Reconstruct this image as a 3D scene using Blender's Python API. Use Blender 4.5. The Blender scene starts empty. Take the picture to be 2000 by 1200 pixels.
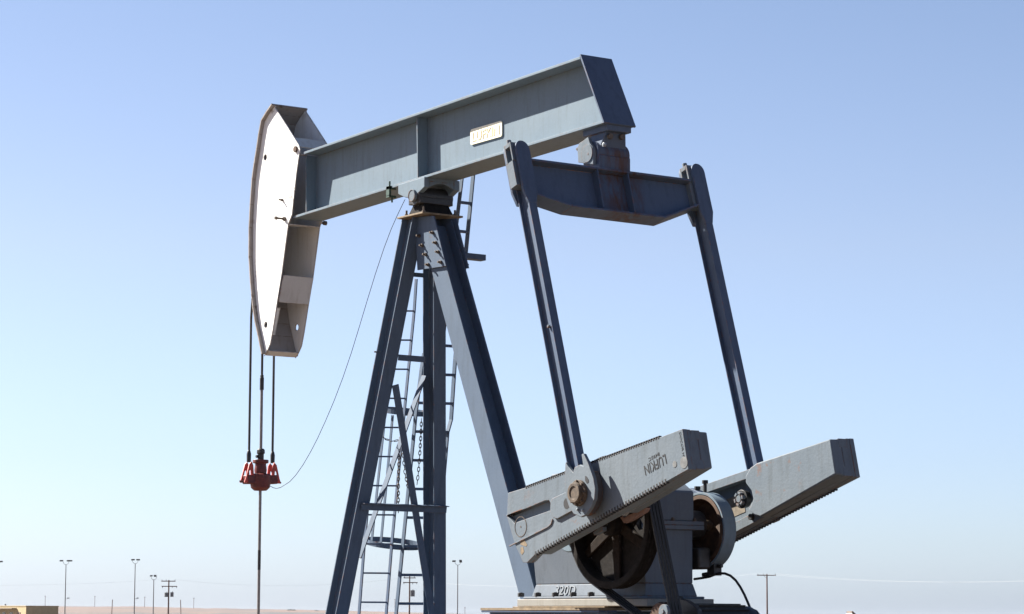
import bpy, bmesh, math, random
from mathutils import Vector as V, Matrix
R = math.radians
random.seed(7)
sc = bpy.context.scene
col = sc.collection

# ------------------------------------------------------------------ camera
F, PITCH, ROLL, YAW = 5118.6, 0.11784, 0.00365, 0.95476
CAM = V((20.0, -14.605, 1.6))
cd = V((-math.sin(YAW)*math.cos(PITCH), math.cos(YAW)*math.cos(PITCH), math.sin(PITCH)))
cr = V((math.cos(YAW), math.sin(YAW), 0))
cu = cr.cross(cd)
r2 = cr*math.cos(ROLL) + cu*math.sin(ROLL)
u2 = -cr*math.sin(ROLL) + cu*math.cos(ROLL)
cam = bpy.data.cameras.new("camera"); camo = bpy.data.objects.new("camera", cam); col.objects.link(camo)
m = Matrix((r2, u2, -cd)).transposed().to_4x4(); m.translation = CAM
camo.matrix_world = m
cam.sensor_width = 36; cam.lens = F/2000*36
cam.clip_start = .5; cam.clip_end = 20000
sc.camera = camo

# ------------------------------------------------------------------ light
SUNV = V((1.9, 1.0, -1.82)).normalized()          # direction the light travels
w = bpy.data.worlds.new("World"); sc.world = w; w.use_nodes = True
nt = w.node_tree; bg = nt.nodes['Background']
sky = nt.nodes.new('ShaderNodeTexSky'); sky.sky_type = 'NISHITA'; sky.sun_disc = False
elev = math.asin(-SUNV.z)
sky.sun_elevation = elev
sky.sun_rotation = math.atan2(-SUNV.x, -SUNV.y)     # clockwise from +Y
sky.altitude = 300; sky.air_density = 1.0; sky.dust_density = 1.0; sky.ozone_density = 2.5
geo = nt.nodes.new('ShaderNodeTexCoord'); sx = nt.nodes.new('ShaderNodeSeparateXYZ'); nt.links.new(geo.outputs['Generated'], sx.inputs[0])
rp = nt.nodes.new('ShaderNodeValToRGB'); nt.links.new(sx.outputs['Z'], rp.inputs[0])
e = rp.color_ramp.elements; e[0].position = 0.0; e[0].color = (.84, 1.0, 1.48, 1); e[1].position = .40; e[1].color = (.36, .42, .56, 1)
for ps, c in ((.03, (.83, .93, 1.25, 1)), (.06, (.83, .875, 1.12, 1)), (.14, (.95, .86, .93, 1)), (.23, (.89, .825, .87, 1))):
    q_ = e.new(ps); q_.color = c
mx = nt.nodes.new('ShaderNodeMix'); mx.data_type = 'RGBA'; mx.blend_type = 'MULTIPLY'; mx.inputs[0].default_value = 1
nt.links.new(sky.outputs[0], mx.inputs[6]); nt.links.new(rp.outputs[0], mx.inputs[7]); nt.links.new(mx.outputs[2], bg.inputs[0]); bg.inputs[1].default_value = 0.05
sl = bpy.data.lights.new("sun", 'SUN'); sl.energy = 5.0; sl.angle = R(.53); sl.color = (1, .95, .87)
so = bpy.data.objects.new("sun", sl); col.objects.link(so); so.rotation_mode = 'QUATERNION'
so.rotation_quaternion = SUNV.to_track_quat('-Z', 'Y'); so.location = (-20, -20, 30)
sc.view_settings.view_transform = 'Standard'; sc.view_settings.look = 'None'
sc.view_settings.exposure = 1.75; sc.view_settings.gamma = 1

# ------------------------------------------------------------------ measuring helpers
def ray(x, y): return cd + r2*((x-1000)/F) - u2*((y-600)/F)
def at(x, y, Y):                                   # point on the lengthwise plane Y
    v = ray(x, y); return CAM + v*((Y-CAM.y)/v.y)
def atp(x, y, P, n):                               # point on any plane
    v = ray(x, y); n = V(n); return CAM + v*((V(P)-CAM).dot(n)/v.dot(n))
def far(x, D, z=0.0):                              # place at distance D towards a bearing
    v = ray(x, 1206); v = V((v.x, v.y, 0)); v *= D/v.dot(V((-math.sin(YAW), math.cos(YAW), 0)))
    return V((CAM.x+v.x, CAM.y+v.y, z))

# ------------------------------------------------------------------ materials
def newmat(name):
    m = bpy.data.materials.new(name); m.use_nodes = True
    n = m.node_tree.nodes; l = m.node_tree.links
    return m, n, l, n['Principled BSDF']
def noise(n, l, scale, detail=4, rough=.6, vec=None):
    t = n.new('ShaderNodeTexNoise'); t.inputs['Scale'].default_value = scale
    t.inputs['Detail'].default_value = detail; t.inputs['Roughness'].default_value = rough
    if vec: l.new(vec, t.inputs['Vector'])
    return t.outputs['Fac']
def ramp(n, l, fac, a, b, c0=(0,0,0,1), c1=(1,1,1,1)):
    r = n.new('ShaderNodeValToRGB'); e = r.color_ramp.elements
    e[0].position = a; e[1].position = b; e[0].color = c0; e[1].color = c1
    l.new(fac, r.inputs[0]); return r.outputs[0]
def mix(n, l, fac, a, b, mode='MIX'):
    x = n.new('ShaderNodeMix'); x.data_type = 'RGBA'; x.blend_type = mode
    if isinstance(fac, float): x.inputs[0].default_value = fac
    else: l.new(fac, x.inputs[0])
    for i, s in ((6, a), (7, b)):
        if isinstance(s, tuple): x.inputs[i].default_value = (*s[:3], 1)
        else: l.new(s, x.inputs[i])
    return x.outputs[2]
def mul(n, l, a, b, op='MULTIPLY'):
    x = n.new('ShaderNodeMath'); x.operation = op; x.use_clamp = True
    for i, s in ((0, a), (1, b)):
        if isinstance(s, (int, float)): x.inputs[i].default_value = s
        else: l.new(s, x.inputs[i])
    return x.outputs[0]
def worn(name, base, base2, rust=.62, edge=True, rough=.58, streak=.35, bump=.15, rustcol=(.12,.05,.022), metal=0, spot=.7, spec=.2, ew=0, br=.012):
    """painted steel: faded patches, dirt streaks, rust spots, bare worn edges"""
    m, n, l, p = newmat(name)
    tc = n.new('ShaderNodeTexCoord').outputs['Object']
    big = noise(n, l, 1.3, 5, .6, tc)
    c = mix(n, l, ramp(n, l, big, .35, .65), base, base2)
    mp = n.new('ShaderNodeMapping'); mp.inputs['Scale'].default_value = (9, 9, 1.1); l.new(tc, mp.inputs[0])
    st = ramp(n, l, noise(n, l, 1.6, 5, .6, mp.outputs[0]), .50, .72)
    dirt = tuple(x*.55 for x in base)
    c = mix(n, l, mul(n, l, st, streak), c, (dirt[0]*1.1, dirt[1], dirt[2]*.85))
    fine = noise(n, l, 55, 3, .6, tc)
    c = mix(n, l, mul(n, l, ramp(n, l, fine, .4, .75), .18), c, tuple(min(1, x*1.5) for x in base))
    rs = ramp(n, l, noise(n, l, 9, 8, .72, tc), rust, rust+.05)
    big2 = ramp(n, l, noise(n, l, .8, 2, .5, tc), .5, .62)
    rs = mul(n, l, mul(n, l, rs, big2), spot)
    if edge:
        b = n.new('ShaderNodeBevel'); b.samples = 4; b.inputs[0].default_value = br
        g = n.new('ShaderNodeNewGeometry')
        d = n.new('ShaderNodeVectorMath'); d.operation = 'DOT_PRODUCT'
        l.new(b.outputs[0], d.inputs[0]); l.new(g.outputs['Normal'], d.inputs[1])
        e = ramp(n, l, mul(n, l, 1.0, d.outputs['Value'], 'SUBTRACT'), .03, .12)
        en = ramp(n, l, noise(n, l, 14, 6, .7, tc), rust-.12-ew, rust-.06-ew)
        rs = mul(n, l, rs, mul(n, l, e, en), 'MAXIMUM')
    rn = noise(n, l, 30, 4, .6, tc)
    rc = mix(n, l, rn, rustcol, tuple(min(1, x*2.2) for x in rustcol))
    c = mix(n, l, rs, c, rc)
    l.new(c, p.inputs['Base Color'])
    rr = mix(n, l, rs, (rough,)*3, (.85,)*3)
    rr = mix(n, l, mul(n, l, big, .35), rr, (.75,)*3)
    l.new(rr, p.inputs['Roughness'])
    p.inputs['Metallic'].default_value = metal
    p.inputs['Specular IOR Level'].default_value = spec
    bp = n.new('ShaderNodeBump'); bp.inputs['Strength'].default_value = bump; bp.inputs['Distance'].default_value = .004
    l.new(noise(n, l, 38, 5, .6, tc), bp.inputs['Height']); l.new(bp.outputs[0], p.inputs['Normal'])
    return m
def plain(name, c, rough=.6, metal=0, var=.25, scale=12, bump=.1):
    m, n, l, p = newmat(name)
    tc = n.new('ShaderNodeTexCoord').outputs['Object']
    k = noise(n, l, scale, 6, .65, tc)
    l.new(mix(n, l, ramp(n, l, k, .3, .7), tuple(x*(1-var) for x in c), tuple(min(1, x*(1+var)) for x in c)), p.inputs['Base Color'])
    p.inputs['Roughness'].default_value = rough; p.inputs['Metallic'].default_value = metal
    bp = n.new('ShaderNodeBump'); bp.inputs['Strength'].default_value = bump; bp.inputs['Distance'].default_value = .004
    l.new(k, bp.inputs['Height']); l.new(bp.outputs[0], p.inputs['Normal'])
    return m
BLUE  = worn("faded_blue_paint", (.130,.176,.216), (.150,.196,.232), rust=.63)
POST  = worn("deep_blue_post_paint", (.072,.103,.150), (.084,.116,.162), rust=.66)
NAVY  = worn("dark_blue_paint", (.070,.098,.150), (.085,.115,.168), rust=.64)
GREY  = worn("pale_grey_blue_paint", (.112,.140,.166), (.140,.166,.188), rust=.575, rough=.65, bump=.5, spot=.5, streak=.45)
WHITE = worn("chipped_white_paint", (.80,.80,.78), (.74,.74,.71), rust=.55, streak=.30, rough=.55, spot=.9, rustcol=(.06,.035,.022), ew=.10, br=.022)
RUST  = plain("rusty_cast_iron", (.075,.040,.024), .85, 0, .55, 22, .5)
GRUST = plain("greasy_shade_darkened_rust", (.013,.011,.010), .75, 0, .55, 22, .4)  # rust darkened so the wheel reads as shaded; also the greasy bearing pedestal
TAN   = plain("tan_rusted_plate", (.19,.14,.085), .8, 0, .4, 16, .3)
DARK  = plain("greasy_black_steel", (.022,.021,.020), .5, 0, .4, 30, .3)
RUBB  = plain("black_rubber", (.018,.017,.017), .65, 0, .3, 40, .2)
REDP  = plain("red_paint", (.42,.045,.028), .5, 0, .35, 25, .2)
REDD  = plain("greasy_dark_red_paint", (.11,.014,.012), .5, 0, .5, 30, .3)
ROD   = plain("polished_steel", (.22,.195,.18), .45, .5, .2, 30, .05)
ROPE  = plain("greased_wire_rope", (.03,.028,.027), .7, 0, .4, 60, .4)
GALV  = plain("galvanised_steel", (.30,.32,.33), .45, .5, .2, 8, .1)
BOLT  = plain("brown_steel_bolt", (.10,.075,.055), .6, .3, .4, 40, .2)
CREAM = plain("cream_nameplate", (.82,.77,.58), .5, 0, .06, 20, .02)
YELL  = plain("pale_yellow_letter_paint", (.80,.70,.45), .5, 0, .1, 20, .02)
WOOD  = plain("weathered_wood_pole", (.13,.075,.06), .85, 0, .3, 3, .2)
POLE  = plain("dull_lamp_pole_steel", (.13,.13,.135), .6, 0, .15, 3, .1)
CONC  = plain("grey_concrete", (.36,.34,.31), .9, 0, .2, 4, .3)
GREY2 = plain("grey_transformer_paint", (.15,.16,.17), .6, 0, .15, 3, .1)
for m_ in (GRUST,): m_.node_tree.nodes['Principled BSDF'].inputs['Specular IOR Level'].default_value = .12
STUC  = plain("tan_stucco", (.42,.33,.19), .9, 0, .12, 2, .2)
STUD  = plain("brown_roof_trim", (.16,.12,.09), .9, 0, .15, 2, .2)
GLAS  = plain("dark_window_glass", (.03,.035,.04), .15, 0, .1, 2, 0)
LEAF  = plain("dark_green_foliage", (.05,.07,.035), .8, 0, .5, 1, .3)
WHT2  = plain("white_wall_paint", (.75,.74,.72), .7, 0, .06, 3, .05)
GREEN = plain("dull_green_paint", (.035,.07,.05), .5, 0, .3, 30, .2)
PINK  = plain("pinkish_primer_steel", (.17,.105,.085), .7, 0, .25, 30, .2)
def ground_mat():
    m, n, l, p = newmat("dry_dirt")
    tc = n.new('ShaderNodeTexCoord').outputs['Object']
    a = noise(n, l, .05, 8, .6, tc); b = noise(n, l, 1.5, 8, .7, tc)
    c = mix(n, l, ramp(n, l, a, .35, .65), (.115,.073,.042), (.14,.092,.052))
    c = mix(n, l, mul(n, l, ramp(n, l, b, .4, .7), .4), c, (.08,.06,.042))
    l.new(c, p.inputs['Base Color']); p.inputs['Roughness'].default_value = .95
    bp = n.new('ShaderNodeBump'); bp.inputs['Strength'].default_value = .5; bp.inputs['Distance'].default_value = .05
    l.new(b, bp.inputs['Height']); l.new(bp.outputs[0], p.inputs['Normal'])
    return m
def hill_mat():
    m, n, l, p = newmat("red_brown_rangeland")
    tc = n.new('ShaderNodeTexCoord').outputs['Object']
    a = noise(n, l, .006, 8, .6, tc); mp = n.new('ShaderNodeMapping'); mp.inputs['Scale'].default_value = (1, 1, 30); l.new(tc, mp.inputs[0])
    b = noise(n, l, .004, 6, .6, mp.outputs[0])
    c = mix(n, l, ramp(n, l, a, .4, .6), (.150,.095,.072), (.125,.088,.070))
    c = mix(n, l, ramp(n, l, b, .5, .62), c, (.07,.068,.07))
    l.new(c, p.inputs['Base Color']); p.inputs['Roughness'].default_value = .95
    return m
DIRT = ground_mat(); HILL = hill_mat()
def stained(name, base, base2, cen, rad):
    m = worn(name, base, base2, rust=.60, spot=.9); n = m.node_tree.nodes; l = m.node_tree.links; p = n['Principled BSDF']
    src = p.inputs['Base Color'].links[0].from_socket
    g = n.new('ShaderNodeTexCoord'); d = n.new('ShaderNodeMapping'); d.vector_type = 'TEXTURE'
    d.inputs['Location'].default_value = cen; d.inputs['Scale'].default_value = rad; l.new(g.outputs['Object'], d.inputs[0])
    ln = n.new('ShaderNodeVectorMath'); ln.operation = 'LENGTH'; l.new(d.outputs[0], ln.inputs[0])
    mp = n.new('ShaderNodeMapping'); mp.inputs['Scale'].default_value = (9, 9, 1.5); l.new(g.outputs['Object'], mp.inputs[0])
    ns = noise(n, l, 1.8, 6, .65, mp.outputs[0])
    k = mul(n, l, mul(n, l, ramp(n, l, ln.outputs['Value'], .35, 1.0, (1,1,1,1), (0,0,0,1)), ramp(n, l, ns, .38, .60)), .85)
    l.new(mix(n, l, k, src, (.085,.038,.02)), p.inputs['Base Color']); return m

# ------------------------------------------------------------------ mesh helpers
class M:
    def __init__(s): s.bm = bmesh.new()
    def face(s, vs):
        try: return s.bm.faces.new(vs)
        except ValueError: return None
    def loft(s, A, B):
        a = [s.bm.verts.new(p) for p in A]; b = [s.bm.verts.new(p) for p in B]; n = len(a)
        s.face(a[::-1]); s.face(b)
        for i in range(n): s.face((a[i], a[(i+1) % n], b[(i+1) % n], b[i]))
        return s
    def prism(s, pts, vec): vec = V(vec); return s.loft([V(p) for p in pts], [V(p)+vec for p in pts])
    def xz(s, pts, y0, y1): return s.loft([V((p[0], y0, p[-1])) for p in pts], [V((p[0], y1, p[-1])) for p in pts])
    def box(s, c, hx, hy, hz):
        c = V(c); hx, hy, hz = V(hx), V(hy), V(hz)
        q = [c-hx-hy, c+hx-hy, c+hx+hy, c-hx+hy]
        return s.loft([p-hz for p in q], [p+hz for p in q])
    def abox(s, x0, x1, y0, y1, z0, z1):
        return s.loft([(x0,y0,z0),(x1,y0,z0),(x1,y1,z0),(x0,y1,z0)], [(x0,y0,z1),(x1,y0,z1),(x1,y1,z1),(x0,y1,z1)])
    def bar(s, p0, p1, w, h, up=(0,0,1)):
        p0, p1 = V(p0), V(p1); d = (p1-p0).normalized(); a = d.cross(V(up)).normalized(); b = a.cross(d)
        q = [(-w/2,-h/2),(w/2,-h/2),(w/2,h/2),(-w/2,h/2)]
        return s.loft([p0+a*x+b*y for x, y in q], [p1+a*x+b*y for x, y in q])
    def section(s, p0, p1, pts, ax, ay):
        p0, p1, ax, ay = V(p0), V(p1), V(ax), V(ay)
        return s.loft([p0+ax*x+ay*y for x, y in pts], [p1+ax*x+ay*y for x, y in pts])
    def ibeam(s, p0, p1, depth, width, tf, tw, ax, aw):
        """flanges perpendicular to ax (depth direction), width along aw"""
        d, b, t = depth/2, width/2, tw/2
        P = [(-d,-b),(-d+tf,-b),(-d+tf,-t),(d-tf,-t),(d-tf,-b),(d,-b),(d,b),(d-tf,b),(d-tf,t),(-d+tf,t),(-d+tf,b),(-d,b)]
        return s.section(p0, p1, P, ax, aw)
    def cyl(s, p0, p1, r, r1=None, n=28):
        p0, p1 = V(p0), V(p1); r1 = r if r1 is None else r1
        d = (p1-p0).normalized(); a = d.orthogonal().normalized(); b = d.cross(a)
        c = [(math.cos(2*math.pi*i/n), math.sin(2*math.pi*i/n)) for i in range(n)]
        return s.loft([p0+(a*x+b*y)*r for x, y in c], [p1+(a*x+b*y)*r1 for x, y in c])
    def lathe(s, p0, d, prof, n=36, close=False):
        """prof: (along, radius) list revolved round axis d through p0"""
        p0 = V(p0); d = V(d).normalized(); a = d.orthogonal().normalized(); b = d.cross(a); rings = []
        for h, r in prof:
            rings.append([s.bm.verts.new(p0+d*h+(a*math.cos(2*math.pi*i/n)+b*math.sin(2*math.pi*i/n))*max(r, 1e-4)) for i in range(n)])
        k = len(rings)
        for j in range(k if close else k-1):
            A, B = rings[j], rings[(j+1) % k]
            for i in range(n): s.face((A[i], A[(i+1) % n], B[(i+1) % n], B[i]))
        if not close: s.face(rings[0][::-1]); s.face(rings[-1])
        return s
    def tube(s, pts, r, n=8, cyc=False):
        pts = [V(p) for p in pts]; k = len(pts); rings = []
        for j in range(k):
            if cyc: t = pts[(j+1) % k]-pts[j-1]
            else: t = pts[min(j+1, k-1)]-pts[max(j-1, 0)]
            t.normalize(); ref = V((0, 0, 1)) if abs(t.z) < .9 else V((1, 0, 0))
            if cyc: ref = s.ref
            a = t.cross(ref).normalized(); b = t.cross(a)
            rings.append([s.bm.verts.new(pts[j]+(a*math.cos(2*math.pi*i/n)+b*math.sin(2*math.pi*i/n))*r) for i in range(n)])
        for j in range(k if cyc else k-1):
            A, B = rings[j], rings[(j+1) % k]
            for i in range(n): s.face((A[i], A[(i+1) % n], B[(i+1) % n], B[i]))
        if not cyc: s.face(rings[0][::-1]); s.face(rings[-1])
        return s
    def hexn(s, p0, p1, r): return s.cyl(p0, p1, r, n=6)
    def curve2d(s, loops, depth, fn):
        """flat plate with holes: loops of (u,v); fn maps (u,v,w) to a point, w in 0..depth"""
        cu_ = bpy.data.curves.new('t', 'CURVE'); cu_.dimensions = '2D'; cu_.fill_mode = 'BOTH'
        cu_.extrude = .5
        for lp in loops:
            sp = cu_.splines.new('POLY'); sp.points.add(len(lp)-1); sp.use_cyclic_u = True
            for i, q in enumerate(lp): sp.points[i].co = (q[0], q[1], 0, 1)
        o = bpy.data.objects.new('t', cu_); col.objects.link(o)
        dg = bpy.context.evaluated_depsgraph_get(); me = o.evaluated_get(dg).to_mesh()
        s.addmesh(me, lambda c: fn(c.x, c.y, (c.z+.5)*depth))
        o.evaluated_get(dg).to_mesh_clear(); bpy.data.objects.remove(o); bpy.data.curves.remove(cu_)
        return s
    def text(s, body, org, right, up, size, depth, width=None, bold=0, cx=True):
        cu_ = bpy.data.curves.new('t', 'FONT'); cu_.body = body; cu_.size = 1; cu_.extrude = .5; cu_.offset = bold
        cu_.align_x = 'CENTER' if cx else 'LEFT'; cu_.align_y = 'CENTER'; cu_.resolution_u = 3
        o = bpy.data.objects.new('t', cu_); col.objects.link(o)
        dg = bpy.context.evaluated_depsgraph_get(); me = o.evaluated_get(dg).to_mesh()
        xs = [v.co.x for v in me.vertices]; wd = max(xs)-min(xs); ys = [v.co.y for v in me.vertices]; ht = max(ys)-min(ys)
        x0, y0 = (max(xs)+min(xs))/2, (max(ys)+min(ys))/2
        sy = size/ht; sx = (width/wd) if width else sy
        org, right, up = V(org), V(right).normalized(), V(up).normalized(); nn = right.cross(up)
        s.addmesh(me, lambda c: org+right*((c.x-x0)*sx)+up*((c.y-y0)*sy)+nn*((c.z+.5)*depth))
        o.evaluated_get(dg).to_mesh_clear(); bpy.data.objects.remove(o); bpy.data.curves.remove(cu_)
        return s
    def addmesh(s, me, fn):
        vs = [s.bm.verts.new(fn(v.co)) for v in me.vertices]
        for f in me.polygons: s.face([vs[i] for i in f.vertices])
        bmesh.ops.remove_doubles(s.bm, verts=vs, dist=1e-5)

ORG = {}
def obj(name, mb, mat, parent=None, bevel=.004, loc=None, label=None, smooth=35, weld=True):
    org = ORG[parent] if parent is not None else V(loc or (0, 0, 0))
    bm = mb.bm
    if org.length: bmesh.ops.translate(bm, verts=bm.verts, vec=-org)
    bmesh.ops.recalc_face_normals(bm, faces=bm.faces)
    me = bpy.data.meshes.new(name); bm.to_mesh(me); bm.free()
    me.materials.append(mat); me.shade_smooth(); me.set_sharp_from_angle(angle=R(smooth))
    o = bpy.data.objects.new(name, me); col.objects.link(o)
    if parent is not None: o.parent = parent
    else: o.location = org
    ORG[o] = org
    if label: o['label'] = label
    if bevel:
        b = o.modifiers.new('bevel', 'BEVEL'); b.width = bevel; b.segments = 2; b.limit_method = 'ANGLE'; b.angle_limit = R(40)
    return o
def tag(o, label=None, cat=None, group=None, kind=None):
    for k, v in (('label', label), ('category', cat), ('group', group), ('kind', kind)):
        if v: o[k] = v
    return o
def thing(name, loc, label, cat, group=None):
    o = bpy.data.objects.new(name, None); col.objects.link(o); o.location = loc; o.empty_display_size = .3
    ORG[o] = V(loc); return tag(o, label, cat, group)
def copy_tree(o, parent=None):
    c = o.copy(); col.objects.link(c); c.parent = parent
    for ch in o.children: copy_tree(ch, c)
    return c
Y = V((0, 1, 0)); X = V((1, 0, 0)); Z = V((0, 0, 1))
def circ(cx, cz, r, n=24): return [(cx+r*math.cos(2*math.pi*i/n), cz+r*math.sin(2*math.pi*i/n)) for i in range(n)]
def pxz(pts, Yp): return [(lambda q: (q.x, q.z))(at(x, y, Yp)) for x, y in pts]

# ------------------------------------------------------------------ ground and hills
mb = M(); mb.loft([(-9000,-9000,-1),(9000,-9000,-1),(9000,9000,-1),(-9000,9000,-1)], [(-9000,-9000,0),(9000,-9000,0),(9000,9000,0),(-9000,9000,0)])
tag(obj('ground', mb, DIRT, bevel=0), kind='structure')
mb = M(); rows = []
prof = [(-900,1190),(-300,1188),(0,1187.5),(103,1188.3),(200,1188.8),(260,1188.2),(330,1190),(400,1191.6),(430,1191.2),(480,1192.4),(540,1192.8),(600,1193.8),(640,1194.6),(760,1197),(900,1200),(1100,1203),(1300,1204.5)]
def hy(x):
    for (a, ya), (b, yb) in zip(prof, prof[1:]):
        if a <= x <= b: return ya+(yb-ya)*(x-a)/(b-a)
    return prof[-1][1]
DD = [1900, 2200, 2500, 2800, 3000, 3300, 3800]
for k, D in enumerate(DD):
    row = []
    for i in range(221):
        x = -900+i*10; f = min(1, max(0, (D-1900)/1100))**1.5
        top = 1.6+(1206.6-hy(x))/F*3000
        z = -.5+(top+.5)*f + (math.sin(i*.7+k)+math.sin(i*.31+k*2))*.35*f*(1-f)*3 + random.uniform(-.25, .25)*(f if D < 3000 else .6)
        if D > 3000: z -= (D-3000)*.004
        row.append(mb.bm.verts.new(far(x, D, z)))
    rows.append(row)
for a, b in zip(rows, rows[1:]):
    for i in range(220): mb.face((a[i], a[i+1], b[i+1], b[i]))
tag(obj('hills', mb, HILL, bevel=0, smooth=180), kind='structure')

# ================================================================== THE PUMP JACK
root = thing('pump_jack', (-.3, 0, 0), 'large blue oilfield pump jack with white horse head and pale grey cranks', 'pump jack')

# ---- walking beam
O = V((20-19.29503, 0, 1.6+5.21342)); th = .0365; WB = .1815; H = .70
ub = V((math.cos(th), 0, math.sin(th))); nb = V((-math.sin(th), 0, math.cos(th)))
L0 = .343; TF = .026; TW = .016
def B(t, y, v): return O+ub*t+Y*y+nb*v
mb = M()
mb.loft([B(-5.02,-WB,0),B(-5.02,-WB,-TF),B(-5.02,WB,-TF),B(-5.02,WB,0)], [B(0,-WB,0),B(TF*.49,-WB,-TF),B(TF*.49,WB,-TF),B(0,WB,0)])
mb.loft([B(-5.26,-WB,-H),B(-5.26,-WB,-H+TF),B(-5.26,WB,-H+TF),B(-5.26,WB,-H)], [B(L0,-WB,-H),B(L0-TF*.49,-WB,-H+TF),B(L0-TF*.49,WB,-H+TF),B(L0,WB,-H)])
mb.loft([B(-5.15,-TW/2,-TF),B(-5.15,TW/2,-TF),B(-5.25,TW/2,-H+TF),B(-5.25,-TW/2,-H+TF)], [B(TF*.49,-TW/2,-TF),B(TF*.49,TW/2,-TF),B(L0-TF*.49,TW/2,-H+TF),B(L0-TF*.49,-TW/2,-H+TF)])
beam = obj('walking_beam', mb, BLUE, root, bevel=.003)
eu = (B(L0,0,-H)-B(0,0,0)).normalized(); en = eu.cross(Y).normalized()*-1
if en.x < 0: en = -en
mb = M(); a, b = B(.001,0,.012), B(L0+.001,0,-H-.006)
mb.loft([a-Y*(WB+.004), a+Y*(WB+.004), b+Y*(WB+.004), b-Y*(WB+.004)], [q+en*.02 for q in (a-Y*(WB+.004), a+Y*(WB+.004), b+Y*(WB+.004), b-Y*(WB+.004))])
obj('end_plate', mb, NAVY, beam, bevel=.003)
for t in (-2.847, -5.06):
    for s in (-1, 1):
        mb = M(); y0, y1 = s*(TW/2), s*.135
        mb.loft([B(t-.008,y0,-TF),B(t-.008,y1,-TF),B(t-.008,y1,-H+TF),B(t-.008,y0,-H+TF)], [B(t+.008,y0,-TF),B(t+.008,y1,-TF),B(t+.008,y1,-H+TF),B(t+.008,y0,-H+TF)])
        obj('stiffener', mb, BLUE, beam, bevel=.002)
# name plate on the web, with its letters
c = [atp(x, y, (0,-.022,0), (0,1,0)) for x, y in ((918.5,253.5),(980,237),(980,265),(918.5,284))]
cc = (c[0]+c[1]+c[2]+c[3])/4; ru = ((c[1]-c[0])+(c[2]-c[3])).normalized(); uu = ((c[0]-c[3])+(c[1]-c[2])).normalized()
hw = (c[1]-c[0]).length/2; hh = (c[0]-c[3]).length/2; rr = .025
lp = []
for sx, sy, a0 in ((1,1,0),(-1,1,90),(-1,-1,180),(1,-1,270)):
    for k in range(5):
        a = R(a0+k*22.5); lp.append((sx*(hw-rr)+rr*math.cos(a), sy*(hh-rr)+rr*math.sin(a)))
mb = M().curve2d([lp], .012, lambda u, v, w_: cc+ru*u+uu*v+Y*w_)
plate = obj('nameplate', mb, CREAM, beam, bevel=.001)
mb = M().text('LUFKIN', cc-Y*.0005-uu*.005, ru, uu, hh*1.15, .004, hw*1.7, bold=.01)
obj('lettering', mb, YELL, plate, bevel=0) if False else obj('lettering', mb, YELL, beam, bevel=0)
# clamp on the lower flange
q = atp(761, 371, (0,-.19,0), (0,1,0)); mb = M()
mb.abox(q.x-.03,q.x+.03,q.y-.025,q.y+.06,q.z+.0,q.z+.035).abox(q.x-.03,q.x+.03,q.y-.025,q.y+.0,q.z-.07,q.z+.035).abox(q.x-.03,q.x+.03,q.y-.025,q.y+.06,q.z-.085,q.z-.06)
mb.cyl(q+V((0,.0,.03)), q+V((0,.0,.09)), .01).cyl(q+V((0,.03,-.13)), q+V((0,.03,-.08)), .01)
obj('clamp', mb, GREEN, beam, bevel=.002)

# ---- horse head
HS = .205; HF = .247
outer = [(530,202.5),(519,218),(509,235),(504,262),(500,290),(495,320),(491,350),(487.5,400),(485.3,445),(485,502),(488,552),(492.5,600),(497,630),(502.5,655),(510,692)]
inner = [(515,696),(521,687),(527.5,672),(532.5,645),(541,590),(550,535),(562.5,440),(563.7,435),(570,420),(578.7,340),(583.7,305),(586,292),(583.7,283.7),(560,246),(537.5,211)]
back = [at(x, y, -HS) for x, y in inner]
front = [at(x, y, -HF) for x, y in outer]
frontin = []
for i, p in enumerate(front):
    t = (front[min(i+1, len(front)-1)]-front[max(i-1, 0)]).normalized(); nn = t.cross(Y).normalized()
    if nn.x < 0: nn = -nn
    frontin.append(p+nn*.018)
head = None
def headp(side):
    y0 = side*HS; out = [(p.x, p.z) for p in frontin]+[(p.x, p.z) for p in back]
    h1 = at(518, 308, -HS); h2 = at(519, 635, -HS)
    return M().curve2d([out, circ(h1.x, h1.z, .034), circ(h2.x, h2.z, .034)], .012, lambda u, v, w_: V((u, y0-side*w_, v)))
mb = M()
for i in range(len(front)-1):
    A = [front[i], frontin[i], frontin[i+1], front[i+1]]
    mb.loft([V((p.x,-HF,p.z)) for p in A], [V((p.x,HS+.012,p.z)) for p in A])
bmesh.ops.remove_doubles(mb.bm, verts=mb.bm.verts, dist=1e-5)
inn = [f for f in mb.bm.faces if False]
head = obj('horse_head', mb, worn('greyed_dull_white', (.27,.245,.225), (.33,.30,.28), rust=.56, spot=.9, rustcol=(.06,.035,.022), ew=.05), root, bevel=0)  # face plate greyer than the side plates, with rust spots
for s in (-1, 1): obj('side_plate', headp(s), WHITE, head, bevel=.002)
DULLW = worn('dull_dirty_white', (.46,.45,.43), (.54,.53,.50), rust=.57, spot=.8, streak=.5)
def crossplate(a, b, th_=.012, nm='cross_plate', mat=DULLW, yy=HS-.014):
    a = at(*a, -HS); b = at(*b, -HS); t = (b-a).normalized(); n_ = t.cross(Y).normalized()*th_
    mb = M(); q = [a, b, b+n_, a+n_]
    mb.loft([V((p.x,-yy,p.z)) for p in q], [V((p.x,yy,p.z)) for p in q]); return obj(nm, mb, mat, head, bevel=.002)
crossplate((551,537),(541.5,590)); crossplate((573,270),(582,288)); crossplate((522,684),(516,693))
crossplate((583.5,300),(567,300)); crossplate((564,437),(520,437))
# slanting stiffener seen inside the lower opening
a = at(545,600,-.10); b = at(523,690,-.06)
mb = M().bar(V((a.x-.03,-.09,a.z)), V((b.x-.02,-.02,b.z)), .05, .008, (1,0,0)); obj('web_stiffener', mb, WHITE, head, bevel=0)
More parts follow.
